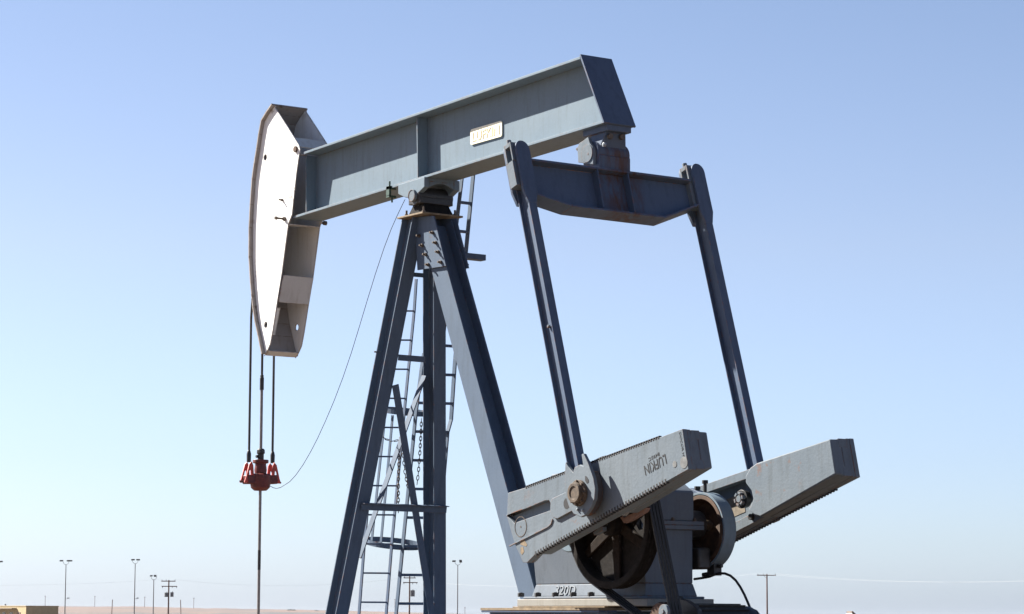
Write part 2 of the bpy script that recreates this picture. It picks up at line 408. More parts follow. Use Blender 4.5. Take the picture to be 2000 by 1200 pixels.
# bolts and the long hinge rods
def bolt(p, d, r, L, par, mat=BOLT):
    p = V(p); d = V(d); mb = M().hexn(p, p+d*(r*1.1), r).cyl(p, p+d*L, r*.55, n=12); return obj('bolt', mb, mat, par, bevel=.001)
p = at(552, 391, -HS); bolt(p, -Y, .016, .05, head)
p = at(556.5, 428, -HS); mb = M().cyl(p+Y*.0, p-Y*.125, .011, n=12).hexn(p-Y*.10, p-Y*.125, .021).hexn(p, p-Y*.022, .026); obj('hinge_rod', mb, BOLT, head, bevel=.001)
p = V((p.x, HS, p.z)); mb = M().cyl(p, p+Y*.11, .014, n=12).hexn(p+Y*.085, p+Y*.12, .027); obj('hinge_rod', mb, BOLT, head, bevel=.001)
p = at(578.5, 292, -HS); mb = M().cyl(p+Y*.002, p-Y*.02, .035, n=18); obj('hinge_pin', mb, RUST, head, bevel=.003)

# ---- centre bearing on top of the post
SB = V((-2.10, 0, 5.865))
cb = at(803, 382, -.24); SB = V((cb.x, 0, cb.z))
poly = pxz([(777.5,361),(829,345.5),(829,365),(817.5,376.5),(809,386),(791,386),(777.5,379.5)], -.21)
mb = M(); mb.xz(poly, -.21, -.15); mb.xz(poly, .15, .22)
q0 = B(-3.15,0,-H-.002); x0, x1 = poly[0][0], poly[1][0]; zt = poly[0][1]
mb.loft([V((x0,-.15,poly[0][1])),V((x1,-.15,poly[1][1])),V((x1,.15,poly[1][1])),V((x0,.15,poly[0][1]))], [V((x0,-.15,poly[0][1]-.04)),V((x1,-.15,poly[1][1]-.04)),V((x1,.15,poly[1][1]-.04)),V((x0,.15,poly[0][1]-.04))])
# arched web facing the crank side
arch = [(-.149,poly[1][1]-.04),(.149,poly[1][1]-.04),(.149,poly[2][1]-.0)]
for k in range(9):
    t = k/8; arch.append((.149-.298*t, poly[2][1]-.0+.05*math.sin(math.pi*t)*1.0))
mb.loft([V((x1-.03,y,z)) for y, z in arch], [V((x1,y,z)) for y, z in arch])
sb = obj('saddle_bearing', mb, BLUE, root, bevel=.005)
mb = M().cyl(SB-Y*.235, SB+Y*.235, .062); mb.lathe(SB-Y*.237, -Y, [(0,.062),(.003,.062),(.003,.054),(0,.054)], close=True); obj('pivot_shaft', mb, GREY, sb, bevel=.003)
mb = M().cyl(SB-Y*.205, SB+Y*.205, .098).abox(SB.x-.11,SB.x+.11,-.2,.2,SB.z-.085,SB.z-.02); obj('bearing_cap', mb, DARK, sb, bevel=.006)
zp = 5.662
mb = M(); mb.loft([(SB.x-.17,-.17,zp),(SB.x+.17,-.17,zp),(SB.x+.17,.17,zp),(SB.x-.17,.17,zp)], [(SB.x-.08,-.15,SB.z-.06),(SB.x+.08,-.15,SB.z-.06),(SB.x+.08,.15,SB.z-.06),(SB.x-.08,.15,SB.z-.06)])
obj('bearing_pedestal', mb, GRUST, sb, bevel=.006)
for sx in (-1, 1):
    for sy in (-1, 1): bolt((SB.x+sx*.16, sy*.19, zp), Z, .02, .06, sb)

# ---- samson post: top plate, two front legs, one rear leg
mb = M().abox(-2.335,-1.859,-.24,.255,zp-.019,zp)
obj('post_top_plate', mb, TAN, root, bevel=.003)
def fx(z): return -2.56+(2.745-z)*(-.1603)                       # X of the crank-side flange of the front legs
def fy(z): return .465+(2.745-z)*.1165
ztop, zbot = 5.64, 1.30
LEG = {}
for s in (-1, 1):
    p0 = V((fx(zbot)-.1035, s*fy(zbot), zbot)); p1 = V((fx(ztop)-.1035, s*fy(ztop), ztop))
    mb = M().ibeam(p0, p1, .207, .148, .014, .010, X, Y)
    LEG[s] = obj('front_leg', mb, POST, root, bevel=.002)
a = at(1026.5,1148,-.118); b = at(883,620,-.118); d = (b-a); 
p0 = a+d*((zbot-a.z)/d.z); p1 = a+d*((5.55-a.z)/d.z); p0.y = p1.y = 0
dd = (p1-p0).normalized(); ax = dd.cross(Y).normalized()
mb = M().ibeam(p0, p1, .236, .246, .016, .011, Y, ax); rear = obj('rear_leg', mb, POST, root, bevel=.002)
# gusset plates joining the legs under the plate
for s in (-1, 1):
    Yg = s*.142
    g = pxz([(809,424),(847,422),(871,520),(815,528)], -.142)
    mb = M().xz([V((p[0],0,p[1])) for p in g], Yg, Yg-s*.014); gp = obj('gusset_plate', mb, POST, root, bevel=.002)
    for x, y in ((820,461),(826,480),(832.5,497.5),(837.5,517.5),(846,455),(852,474.5),(857,492.5),(862,512.5)):
        q = at(x, y, -.142); bolt((q.x, Yg, q.z), Y*s, .019, .045, gp)
def legp(x, y, off=0.0):                                          # point on the sloping plane of the front legs
    n_ = V((1, 0, -.1603)); return atp(x, y, V((fx(2.745)+off, 0, 2.745)), n_)
def brace(name, a, b, w_, mat=POST, off=.008, par=root, leg=.06, up=None):
    a, b = legp(*a, off), legp(*b, off); n_ = V((1,0,-.1603)).normalized(); d = (b-a).normalized(); s_ = d.cross(n_).normalized()
    if s_.z < 0: s_ = -s_
    mb = M(); mb.section(a, b, [(-w_/2,-.005),(w_/2,-.005),(w_/2,.005),(-w_/2,.005)], s_, n_)
    if leg: mb.section(a, b, [(w_/2,-.0052),(w_/2+.008,-.0052),(w_/2+.008,leg),(w_/2,leg)], s_, n_)
    return obj(name, mb, mat, par, bevel=.0015)
brace('cross_brace', (772,752), (846,1215), .078, off=.012, leg=0)
brace('cross_brace', (829,735), (702,1090), .048, off=-.22, leg=.075)
brace('horizontal_strut', (706,990), (872,996), .068, off=.028, leg=.05)
brace('horizontal_strut', (778,698.5), (830,702.5), .062, off=-.02, leg=0)
brace('horizontal_strut', (800,536), (842,539.5), .045, off=-.20, leg=0)
a, b = legp(905,500.5,-.30), legp(944,504.5,-.30)
mb = M().bar(a, b, .10, .062); obj('ladder_bracket', mb, POST, root, bevel=.003)
# small step bolts sticking out of the near front leg
q = legp(731,687.5,-.2); mb = M().cyl(q, q+V((0,.07,0)), .008, n=8); obj('step_bolt', mb, BOLT, root, bevel=0)

# ---- ladders on the post
def ladder(label, rails, y0, n_, step, rw, rt, off, rung_r, span):
    root_l = obj('ladder', railmesh(rails[0], rw, rt, off), BLUE, root, bevel=.002, label=label)
    for rl in rails[1:]: obj('rail', railmesh(rl, rw, rt, off), BLUE, root_l, bevel=.002)
    return root_l
def railmesh(pts, rw, rt, off):
    mb = M(); P = [legp(x, y, off) for x, y in pts]
    for a, b in zip(P, P[1:]): mb.bar(a, b, rt, rw, (1,0,0))
    return mb
def xat(pts, y):
    for (xa, ya), (xb, yb) in zip(pts, pts[1:]):
        if ya <= y <= yb: return xa+(xb-xa)*(y-ya)/(yb-ya)
    return pts[0][0] if y < pts[0][1] else pts[-1][0]
OFF = -.32
L1l = [(765,545),(758,607),(745,700),(711,1070),(700,1215)]; L1r = [(813,545),(809,607),(792,780),(765,1065),(753,1215)]
L1l = [(744,700),(711,1070),(700,1215)]
lad1 = obj('ladder', railmesh(L1r, .045, .012, OFF), NAVY, root, bevel=.002, label='narrow caged ladder with thin round rungs')
obj('rail', railmesh(L1l, .045, .012, OFF), NAVY, lad1, bevel=.002)
for k in range(12):
    y = 1176.4-k*56.9
    if y < 560: break
    a, b = legp(max(xat(L1l, y)+1, xat([(760,545),(731,687),(674,985),(651,1100)], y)+5 if y < 1000 else 0), y, OFF), legp(xat(L1r, y)-1, y+.4, OFF)
    obj('rung', M().cyl(a, b, .009, n=10), NAVY, lad1, bevel=0)
L2a = [(906,325),(902,350),(892,435),(862,690)]; L2r = [(926,325),(924,345),(910,492),(889,700),(881,820),(874,845),(868,915),(846,1215)]
L2b = [(828,690),(823,722),(812,810),(774,1195),(772,1215)]
lad2 = obj('ladder', railmesh(L2r, .06, .014, OFF), POST, root, bevel=.002, label='wider ladder with thick rungs reaching up past the beam')
for rl in (L2a, L2b): obj('rail', railmesh(rl, .055, .014, OFF), POST, lad2, bevel=.002)
for k in range(15):
    y = 1179.5-k*56.0
    if y < 340: break
    lft = L2b if y > 705 else L2a
    a, b = legp(xat(lft, y), y-.3, OFF+.01), legp(xat(L2r, y), y+1.8*(1206-y)/600, OFF+.01)
    obj('rung', M().bar(a, b, .032, .028), NAVY, lad2, bevel=.002)
# safety cage: hoops and straps
def hoop(cx, cy, rx, off, h):
    c0 = legp(cx, cy, off); n = 36; A = []
    mb = M(); r_ = rx; prev = None
    pts = [(c0+V((math.cos(2*math.pi*i/n)*r_, math.sin(2*math.pi*i/n)*r_, -.17*math.cos(2*math.pi*i/n)*r_))) for i in range(n)]
    pin = [(c0+V((math.cos(2*math.pi*i/n)*(r_-.008), math.sin(2*math.pi*i/n)*(r_-.008), -.17*math.cos(2*math.pi*i/n)*r_))) for i in range(n)]
    for i in range(n):
        j = (i+1) % n
        mb.loft([pts[i],pts[j],pin[j],pin[i]], [q+Z*h for q in (pts[i],pts[j],pin[j],pin[i])])
    bmesh.ops.remove_doubles(mb.bm, verts=mb.bm.verts, dist=1e-5)
    return mb
cage = obj('ladder_cage', hoop(768, 1067, .295, -.62, .055), POST, root, bevel=0)
obj('hoop', hoop(790, 809, .235, -.62, .05), POST, cage, bevel=0)
for a, b in (((767,811),(744,1060)),((752,812),(726,1056))):
    mb = M().bar(legp(*a, -.62), legp(*b, -.62), .008, .04, (1,0,0)); obj('strap', mb, POST, cage, bevel=0)

# ---- equalizer, hung across under the rear end of the beam, in the plane of the pitmans
YP = 1.024
Pt = at(1018.7, 274, -YP)
f0 = at(1055, 472, -YP); f1 = at(1120.5, 820, -YP)
dp = (f0-f1); dp.y = 0; dp.normalize(); ex = V((dp.z, 0, -dp.x))   # dp up along the pitman, ex towards the rear
def eq(x, y, off=0.0): return atp(x, y, V((f0.x, 0, f0.z))+ex*off, ex)
def w2(p): return p
# front (rear-facing) outline of the equalizer, on the plane of the flange edges
ET = [eq(1037,309.2), eq(1349.4,350)]
EB = [eq(1042,378), eq(1118,403.5), eq(1300,426), eq(1366,401)]
WE = .19
mb = M()
def strip(pts, th_, up, wv, y_extend=0):
    for a, b in zip(pts, pts[1:]):
        mb.loft([a, a-wv, a-wv+up*th_, a+up*th_], [b, b-wv, b-wv+up*th_, b+up*th_])
strip(ET, -.022, dp, ex*WE)
strip(EB, .020, dp, ex*WE)
web = [ET[0]-dp*.022, ET[1]-dp*.022, EB[3]+dp*.02, EB[2]+dp*.02, EB[1]+dp*.02, EB[0]+dp*.02]
mb.loft([p-ex*(WE/2-.008) for p in web], [p-ex*(WE/2+.008) for p in web])
STN = stained('rust_streaked_navy', (.070,.098,.150), (.085,.115,.168), (.3+1.1, .10, 5.62), (1.1, .34, .75))
eqz = obj('equalizer', mb, STN, root, bevel=.003)
def lerp(a, b, t): return a+(b-a)*t
for (xt, xb) in ((1166.5,1179.5),(1226,1241)):
    a = eq(xt, 327+ (xt-1166)*.13, -.006); b = eq(xb, 405+(xb-1180)*.16, -.006)
    mb = M().loft([a-Y*.006, a+Y*.006, a+Y*.006-ex*(WE/2-.012), a-Y*.006-ex*(WE/2-.012)], [b-Y*.006, b+Y*.006, b+Y*.006-ex*(WE/2-.012), b-Y*.006-ex*(WE/2-.012)])
    obj('stiffener', mb, NAVY, eqz, bevel=.001)
# equalizer bearing under the beam end
eb = at(1146.5, 300, -.20); EBC = V((eb.x, 0, eb.z))
mb = M().cyl(EBC-Y*.155, EBC+Y*.215, .118).abox(EBC.x-.13,EBC.x+.13,-.15,.21,EBC.z-.16,EBC.z-.02)
ebr = obj('equalizer_bearing', mb, STN, root, bevel=.01)
mb = M()
lob = []
for k in range(24):
    a = 2*math.pi*k/24; lob.append((EBC.x+.125*math.cos(a), EBC.z+.125*math.sin(a)))
cheek = [(EBC.x-.115, EBC.z-.13)]+[(EBC.x+.125*math.cos(R(a)), EBC.z+.125*math.sin(R(a))) for a in range(190, 40, -15)]+[(EBC.x+.10, EBC.z+.20)]+[(EBC.x+.15, EBC.z+.06), (EBC.x+.15, EBC.z-.13)]
cheek = pxz([(1130,303),(1129,290),(1133,280),(1141,275),(1150,268),(1153,279),(1159,287),(1161,300),(1160,322),(1131,318)], -.185)
mb.xz([V((p[0],0,p[1])) for p in cheek], -.195, -.16); obj('bearing_cheek', mb, GREY, ebr, bevel=.004)
mb = M().cyl(V((EBC.x-.0,-.205,EBC.z)), V((EBC.x,-.19,EBC.z)), .085); mb.cyl(V((EBC.x+.02,-.207,EBC.z-.01)), V((EBC.x+.02,-.204,EBC.z-.01)), .01, n=10); obj('cover_disc', mb, GREY, ebr, bevel=.003)
mb = M(); tb = B(.12,0,-H-.001)
mb.loft([V((EBC.x-.16,-.13,tb.z)),V((EBC.x+.22,-.13,tb.z+.012)),V((EBC.x+.22,.15,tb.z+.012)),V((EBC.x-.16,.15,tb.z))], [V((EBC.x-.16,-.13,tb.z-.06)),V((EBC.x+.22,-.13,tb.z-.05)),V((EBC.x+.22,.15,tb.z-.05)),V((EBC.x-.16,.15,tb.z-.06))])
mb.loft([V((EBC.x-.07,-.10,tb.z-.05)),V((EBC.x+.16,-.10,tb.z-.045)),V((EBC.x+.16,.13,tb.z-.045)),V((EBC.x-.07,.13,tb.z-.05))], [V((EBC.x-.09,-.12,EBC.z+.06)),V((EBC.x+.10,-.12,EBC.z+.06)),V((EBC.x+.10,.18,EBC.z+.06)),V((EBC.x-.09,.18,EBC.z+.06))])
obj('bearing_hanger', mb, NAVY, ebr, bevel=.006)
bolt((EBC.x+.155, -.06, EBC.z+.15), X, .028, .03, ebr); bolt((EBC.x+.15, .08, EBC.z+.16), X, .028, .03, ebr)
bolt(at(1131,292,-.16), -Y, .018, .03, ebr)
bolt(at(1182,283,-.12), -Y, .022, .03, ebr, GALV)

# ---- pitmans with their clevis heads and feet
PF = at(1137, 962, -1.09); PIN = V((1.935, 0, 2.662))
PINR = plain('dull_brown_rust', (.085,.06,.04), .8, 0, .6, 26, .6)
GEARN = worn('rust_darkened_navy', (.055,.06,.075), (.07,.06,.055), rust=.52, spot=.9)
def pitman(s):
    yc = s*YP
    c0 = V((f0.x, yc, f0.z)); top = c0+dp*(V((Pt.x,0,Pt.z))-V((f0.x,0,f0.z))).dot(dp)
    fb = c0-dp*((f0-at(1122,905,-YP)).dot(dp)) if False else None
    lo = V((at(1125,924,-YP).x, yc, at(1125,924,-YP).z)); lo = c0+dp*((lo-c0).dot(dp))
    hi = top-dp*.42
    mb = M().ibeam(lo-ex*.0775, hi-ex*.0775, .155, .086, .011, .008, ex, Y)
    pit = obj('pitman', mb, NAVY, root, bevel=.002)
    # clevis: two round-topped straps
    for off, up in ((0, 0), (-.165, .04)):
        n_ = 9; wv = .078
        out = [(-wv, -.50), (-wv, -.085)] + [(-wv*math.cos(math.pi*k/n_), -.085+.085*math.sin(math.pi*k/n_)) for k in range(1, n_)] + [(wv, -.085), (wv, -.50), (.043, -.62), (-.043, -.62)]
        mb = M(); T = top+ex*(off+.003)+dp*up
        mb.loft([T+Y*a+dp*b for a, b in out], [T+Y*a+dp*b-ex*.03 for a, b in out]); obj('clevis_strap', mb, NAVY, pit, bevel=.003)
    # pin block between the straps, reaching outwards and carrying the cap
    mb = M(); Tb = top-ex*.085-dp*.30
    q = [(-.052,-.14),(.052,-.14),(.052,.10),(-.052,.10)]
    mb.loft([Tb-Y*.115+ex*a+dp*b for a, b in q], [Tb+Y*.10+ex*a+dp*b for a, b in q])
    mb.loft([Tb-Y*.115+ex*a+dp*b for a, b in ((-.052,.10),(.052,.10),(.052,.105),(-.052,.105))], [Tb-Y*.05+ex*a+dp*b for a, b in ((-.052,.10),(.052,.10),(.052,.105),(-.052,.105))])
    blk = obj('pin_block', mb, GREY, pit, bevel=.012)
    mb = M(); Tc = top-ex*.085-dp*.10
    for a in (-.045, .045): mb.box(Tc-Y*.06+ex*a, ex*.010, Y*.045, dp*.09)
    mb.box(Tc-Y*.06+dp*.07, ex*.035, Y*.045, dp*.02); mb.cyl(Tc-Y*.075+dp*.09, Tc-Y*.075+dp*.13, .024, n=6)
    obj('pin_keeper', mb, GREY, pit, bevel=.003)
    # foot casting with the wrist pin
    foot = pxz([(1105,903),(1104,924),(1104,955),(1107,975),(1112,990),(1121,1004),(1135,1010.5),(1146,1005),(1155,992),(1162,975),(1163.5,955),(1160,934),(1150,906),(1140,886),(1136.5,888),(1140,911),(1133.5,908),(1123,913),(1120,923),(1109,910)], -1.09)
    slot_shade = pxz([(1144,930),(1147,931),(1150.5,937),(1150.5,943),(1147,944.5),(1144,939)], -1.09)
    cyo, cyi = s*1.095, s*1.0
    mb = M().curve2d([foot], .035, lambda u, v, w_: V((u, cyo-s*w_, v)))

    ft = obj('pitman_foot', mb, GREY, pit, bevel=.005)
    core = pxz([(1108,930),(1107,955),(1110,975),(1115,990),(1123,1002),(1135,1008),(1145,1003),(1153,991),(1159.5,975),(1161,955),(1157,935),(1151,920),(1141,926),(1120,928),(1111,925)], -1.06)
    mb = M().curve2d([core], .095, lambda u, v, w_: V((u, s*1.059-s*w_, v))); obj('foot_core', mb, GEARN, ft, bevel=.004)
    mb = M().loft([V((a_, s*1.0975, b_)) for a_, b_ in slot_shade], [V((a_, s*1.094, b_)) for a_, b_ in slot_shade]); obj('slot_shade', mb, DARK, ft, bevel=0)  # thin dark plate on the surface, standing for the shaded slot
    # inner wrist pin with castle nut, and outer rusty cap
    P = PIN; mb = M()
    mb.cyl(V((P.x,s*1.096,P.z)), V((P.x,s*1.125,P.z)), .113).cyl(V((P.x,s*1.125,P.z)), V((P.x,s*1.155,P.z)), .090)
    mb.lathe(V((P.x,s*1.155,P.z)), Y*s, [(0,.090),(.012,.084),(.012,.055),(.004,.055),(.004,.0)], n=28)
    for k in range(8):
        a = k*math.pi/4; bp_ = V((P.x+.102*math.cos(a), s*1.125, P.z+.102*math.sin(a))); mb.hexn(bp_, bp_+Y*s*.015, .012)
    obj('wrist_pin', mb, PINR, pit, bevel=.003, label='rusty wrist pin cap')
    mb = M().cyl(V((P.x,s*.78,P.z)), V((P.x,s*.715,P.z)), .075, .085); mb.cyl(V((P.x,s*.715,P.z)), V((P.x,s*.70,P.z)), .05)
    obj('pin_hub', mb, DARK, pit, bevel=.004)
    mb = M()
    for k in range(6):
        a = k*math.pi/3+.3; c_ = V((P.x+.052*math.cos(a), s*.70, P.z+.052*math.sin(a))); mb.box(c_, V((math.cos(a),0,math.sin(a)))*.010, V((-math.sin(a),0,math.cos(a)))*.017, Y*.02)
    mb.cyl(V((P.x,s*.70,P.z)), V((P.x,s*.682,P.z)), .032); obj('castle_nut', mb, GREY, pit, bevel=.002)
    for x, y in ((1139,997),(1129,996)):
        q = at(x, y, -1.095); bolt((q.x, s*1.095, q.z), Y*s, .012, .02, ft, GALV)
    bolt(at(1073, 638, -YP-.01) if s < 0 else V((at(1073,638,-YP).x, s*YP, at(1073,638,-YP).z)), Y*s, .016, .02, pit, GREY)
    return pit
pitman(-1); pitman(1)

# ---- cranks with counterweights
CO, CI, CM = .955, .685, .80
top_o = V((3.16241, 0, 3.15225)); bot_o = V((3.24188, 0, 2.81308)); top_i = V((3.15445, 0, 3.13777)); bot_i = V((3.2251, 0, 2.83287))
ol = pxz([(992,963),(1030,951.5)], -CO)+[(top_o.x, top_o.z), (bot_o.x, bot_o.z)]+pxz([(1045,1084),(1030,1099.5),(1021,1099),(1005,1062),(990,1010)], -CO)
axc = (V((top_o.x,0,top_o.z))-V((ol[1][0],0,ol[1][1]))).normalized(); axn = V((-axc.z, 0, axc.x))
bxc = (V((bot_o.x,0,bot_o.z))-V((ol[4][0],0,ol[4][1]))).normalized(); bxn = V((-bxc.z, 0, bxc.x))
SH = V((.866, 0, 2.405))
def crank(s, lab):
    mb = M()
    pocket = pxz([(988,1006),(1066,978),(1072,977.5),(1075,983),(1075,997),(1004,1022),(999,1016)], -CO)
    f = lambda y0, dy: (lambda u, v, w_: V((u, y0-s*w_, v)))
    mb.curve2d([ol, pocket], .05, f(s*CO, 0))
    ins = [V((p[0], 0, p[1])) for p in ol]
    cen = sum(ins, V((0,0,0)))/len(ins)
    ins2 = [p+(cen-p).normalized()*.004 for p in ins]
    # hidden body behind the face: two rails, leaving the pin slot open towards the inside
    mb.xz(ins2, s*(CO-.05), s*(CM+.07))
    c = obj('crank', mb, GREY, root, bevel=.005, label=lab)
    mb = M()
    up0, up1 = V((ol[1][0],0,ol[1][1])), V((top_o.x,0,top_o.z)); lo0, lo1 = V((ol[4][0],0,ol[4][1])), V((bot_o.x,0,bot_o.z))
    mb.xz([up0-axn*.006, up1-axn*.006, up1-axn*.085, up0-axn*.085], s*(CM+.07), s*(CM-.025))
    mb.xz([lo0+bxn*.006, lo1+bxn*.006, lo1+bxn*.095, lo0+bxn*.095], s*(CM+.07), s*(CM-.025))
    obj('crank_rail', mb, GREY, c, bevel=.004)
    # counterweight block towards the inside
    lf = [V((p[0],0,p[1])) for p in pxz([(1476,905),(1464,914),(1455,930),(1455,944),(1466,958),(1470,975),(1465,988),(1460,996),(1472,1006),(1484,1010)], .68)]
    blk = lf[::-1]+[]
    inner_p = [p for p in lf]+[bot_i, top_i]
    outer_p = []
    for p in inner_p: outer_p.append(V((p.x, 0, p.z)))
    outer_p[-1] = top_o-axn*.012-axc*.004; outer_p[-2] = bot_o+bxn*.006-bxc*.004
    mb = M().loft([V((p.x, s*CI, p.z)) for p in inner_p], [V((p.x, s*CM, p.z)) for p in outer_p])
    mb.loft([V((p.x, s*(CM+.0), p.z)) for p in outer_p[-2:]+[outer_p[0], outer_p[-3]]], [V((p.x, s*(CO-.052), p.z)) for p in outer_p[-2:]+[outer_p[0], outer_p[-3]]])
    obj('counterweight', mb, GREY, c, bevel=.012)
    # adjusting rack teeth along both edges
    mb = M()
    a = V((at(1028,951.5,-CO).x,0,at(1028,951.5,-CO).z)); b = V((at(1286,855.5,-CO).x,0,at(1286,855.5,-CO).z)); n = 56
    a = a+axn*((up0-a).dot(axn)); b = a+axc*((b-a).dot(axc))
    for k in range(n+1):
        q = lerp(a, b, k/n); mb.box(V((q.x, s*(CO-.014), q.z))+axn*.003, axc*.0095, Y*.0165, axn*.0135)
    obj('gear_rack', mb, DARK, c, bevel=.002); mb = M()
    a = V((at(1047,1083,-CO).x,0,at(1047,1083,-CO).z)); b = V((at(1300,940,-CO).x,0,at(1300,940,-CO).z)); n = 48
    a = a+bxn*((lo0-a).dot(bxn)); b = a+bxc*((b-a).dot(bxc))
    for k in range(n+1):
        q = lerp(a, b, k/n); mb.box(V((q.x, s*(CO-.014), q.z))+bxn*.008, bxc*.009, Y*.0165, bxn*.021)
    obj('gear_rack', mb, DARK, c, bevel=.002)
    # raised panel, ridge and shaft end on the outer face
    pan = pxz([(1078,1000),(1079,980),(1082,974),(1110,961),(1122,998),(1092,1014),(1084,1012)], -CO)
    mb = M().xz([V((p[0],0,p[1])) for p in pan], s*CO, s*(CO+.022)); obj('raised_panel', mb, GREY, c, bevel=.005)
    rd = [at(x, y, -CO) for x, y in ((996,1067),(1020,1055),(1050,1040),(1070,1030),(1077,1024),(1080,1014))]
    mb = M()
    for p, q in zip(rd, rd[1:]): mb.bar(V((p.x,s*(CO+.003),p.z)), V((q.x,s*(CO+.003),q.z)), .012, .014, (0,1,0))
    obj('cast_ridge', mb, GREY, c, bevel=.002)
    mb = M().lathe(V((SH.x,s*CO,SH.z)), Y*s, [(0,.092),(.003,.092),(.003,.086),(0,.086)], close=True); mb.cyl(V((SH.x,s*CO,SH.z)), V((SH.x,s*(CO+.003),SH.z)), .008, n=8)
    obj('shaft_end', mb, BOLT, c, bevel=0)
    q = at(1107, 984, -CO-.022); mb = M().cyl(V((q.x,s*(CO+.0225),q.z)), V((q.x,s*(CO+.004),q.z)), .048); obj('pin_hole_shade', mb, DARK, c, bevel=0)  # proud dark disc painted in for the shade inside the hole
    # keeper bolt and clamp pieces on the inside
    q = at(1466, 1010, .75); mb = M().cyl(V((q.x,s*.775,q.z)), V((q.x,s*.74,q.z)), .028); obj('clamp_bolt', mb, DARK, c, bevel=.003)
    return c
cn = crank(-1, 'near crank with cast lettering on its pale outer face')
cf = crank(1, 'far crank with the wrist pin nut showing on its inner face')
mb = M().prism([at(x, y, CM+.069) for x, y in ((1410,980),(1452,962),(1456,1000),(1424,1014))], -Y*.003); obj('worn_slot_face', mb, plain('worn_tan_slot_face', (.20,.165,.12), .8, 0, .4, 10, .2), cf, bevel=0)
# cast lettering on the near crank (cast so that it reads upside down in this position)
q = at(1280, 908, -CO); mb = M()
mb.text('LUFKIN', V((q.x,-CO+.001,q.z)), -bxc, -bxn, .084, .004, .30, bold=.0)
obj('cast_lettering', mb, DARK, cn, bevel=0); mb = M()
q = at(1277.5, 892.5, -CO); mb.text('8495C', V((q.x,-CO+.001,q.z)), -bxc, -bxn, .030, .003, .155, bold=0)
obj('cast_lettering', mb, DARK, cn, bevel=0); mb = M(); ed = (top_o-bot_o).normalized()
q = at(1331.5, 878, -CO); mb.text('DOCOR HI 320', V((q.x+.012,-CO+.001,q.z)), -ed, V((ed.z,0,-ed.x)), .024, .003, .29, bold=-.01)
obj('cast_lettering', mb, DARK, cn, bevel=0)
# stains of bare rust on the face
for x, y, r_ in ((1318,907,.028),(1336,904,.05)):
    q = at(x, y, -CO); mb = M().cyl(V((q.x,-CO+.001,q.z)), V((q.x,-CO-.003,q.z)), r_, r_*.97, n=24); obj('worn_boss', mb, plain("worn_tan_patch", (.14,.145,.145), .8, 0, .35, 14, .1), cn, bevel=.001)
q = at(1022, 1062, -CO); mb = M()
mb.prism([at(x, y, -CO+.001) for x, y in ((1017,1056),(1024,1054),(1030,1064),(1028,1068),(1017,1064))], -Y*.003)
mb.prism([at(x, y, -CO+.001) for x, y in ((1017,1070),(1022,1068),(1024,1078),(1020,1084),(1017,1080))], -Y*.003)
obj('rust_scab', mb, TAN, cn, bevel=0)
# clamp brackets hanging under the near crank
for pts, mt in ((((1211,1011),(1218,1022),(1232,1016),(1258,1000),(1262,992),(1250,997),(1228,1006),(1219,1012),(1216,1008)), PINK), (((1158,1040),(1160,1046),(1176,1037),(1176,1029),(1172,1030)), GREY)):
    mb = M().prism([at(x, y, -.70) for x, y in pts], Y*.05); obj('clamp_bracket', mb, mt, cn, bevel=.002)

# ---- gear reducer
GY = .27
GX0, GX1 = at(1046,1120,-GY).x, at(1353,1090,GY).x
mb = M()
zf = at(1045,1142,-.28).z; zb = at(1040,1166,-.31).z; zs = 2.42
mb.loft([(GX0,-GY+.005,zf),(GX1,-GY+.005,zf),(GX1,GY,zf),(GX0,GY,zf)], [(GX0,-GY-.055,zs-.04),(GX1,-GY-.055,zs-.04),(GX1,GY,zs-.04),(GX0,GY,zs-.04)])
mb.loft([(GX0-.03,-GY-.025,zb),(GX1+.03,-GY-.025,zb),(GX1+.03,GY+.03,zb),(GX0-.03,GY+.03,zb)], [(GX0,-GY+.005,zf+.0),(GX1,-GY+.005,zf),(GX1,GY+.002,zf),(GX0,GY+.002,zf)])
mb.abox(GX0-.06,GX1+.045,-GY-.10,GY+.10,zb-.022,zb)
GEARP = worn('slate_blue_casting_paint', (.100,.122,.150), (.12,.14,.165), rust=.62, bump=.3)
gb = obj('gear_reducer', mb, GEARP, root, bevel=.008)
tp = [(GX0,zs+.035),(GX0+.03,zs+.30),(GX0+.25,zs+.50),(GX0+.8,zs+.52),(GX1-.18,zs+.42),(GX1+.01,zs+.30),(GX1+.01,zs+.035)]
mb = M().xz([V((a,0,b)) for a, b in tp], -GY, GY+.01); obj('reducer_cover', mb, GEARP, gb, bevel=.015)
mb = M().abox(GX0-.03,GX1+.03,-GY-.06,GY+.11,zs-.041,zs-.002).abox(GX0-.03,GX1+.03,-GY-.06,GY+.11,zs+.0,zs+.036); fl = obj('split_flange', mb, GEARP, gb, bevel=.004)
for k in range(3): bolt((GX1+.015, -.22+k*.25, zs+.036), Z, .018, .03, gb)
mb = M().cyl(V((SH.x,-.69,SH.z)), V((SH.x,.69,SH.z)), .11); obj('crank_shaft', mb, BOLT, gb, bevel=.003)
mb = M().cyl(V((SH.x,-.42,SH.z)), V((SH.x,.42,SH.z)), .22); obj('bearing_carrier', mb, BLUE, gb, bevel=.01)
SV = V((1.664, 0, 2.43))
mb = M().cyl(V((SV.x,-.40,SV.z)), V((SV.x,.44,SV.z)), .13); obj('bearing_carrier', mb, DARK, gb, bevel=.01)
mb = M().cyl(V((SV.x,-.60,SV.z)), V((SV.x,.62,SV.z)), .05); obj('pinion_shaft', mb, BOLT, gb, bevel=.003)
zz = at(1105,1155,-.43); flr = (V((0,-GY+.005,zf))-V((0,-GY-.025,zb))).normalized()
q = atp(1105, 1153.5, V((0,-GY-.025,zb)), flr.cross(X))
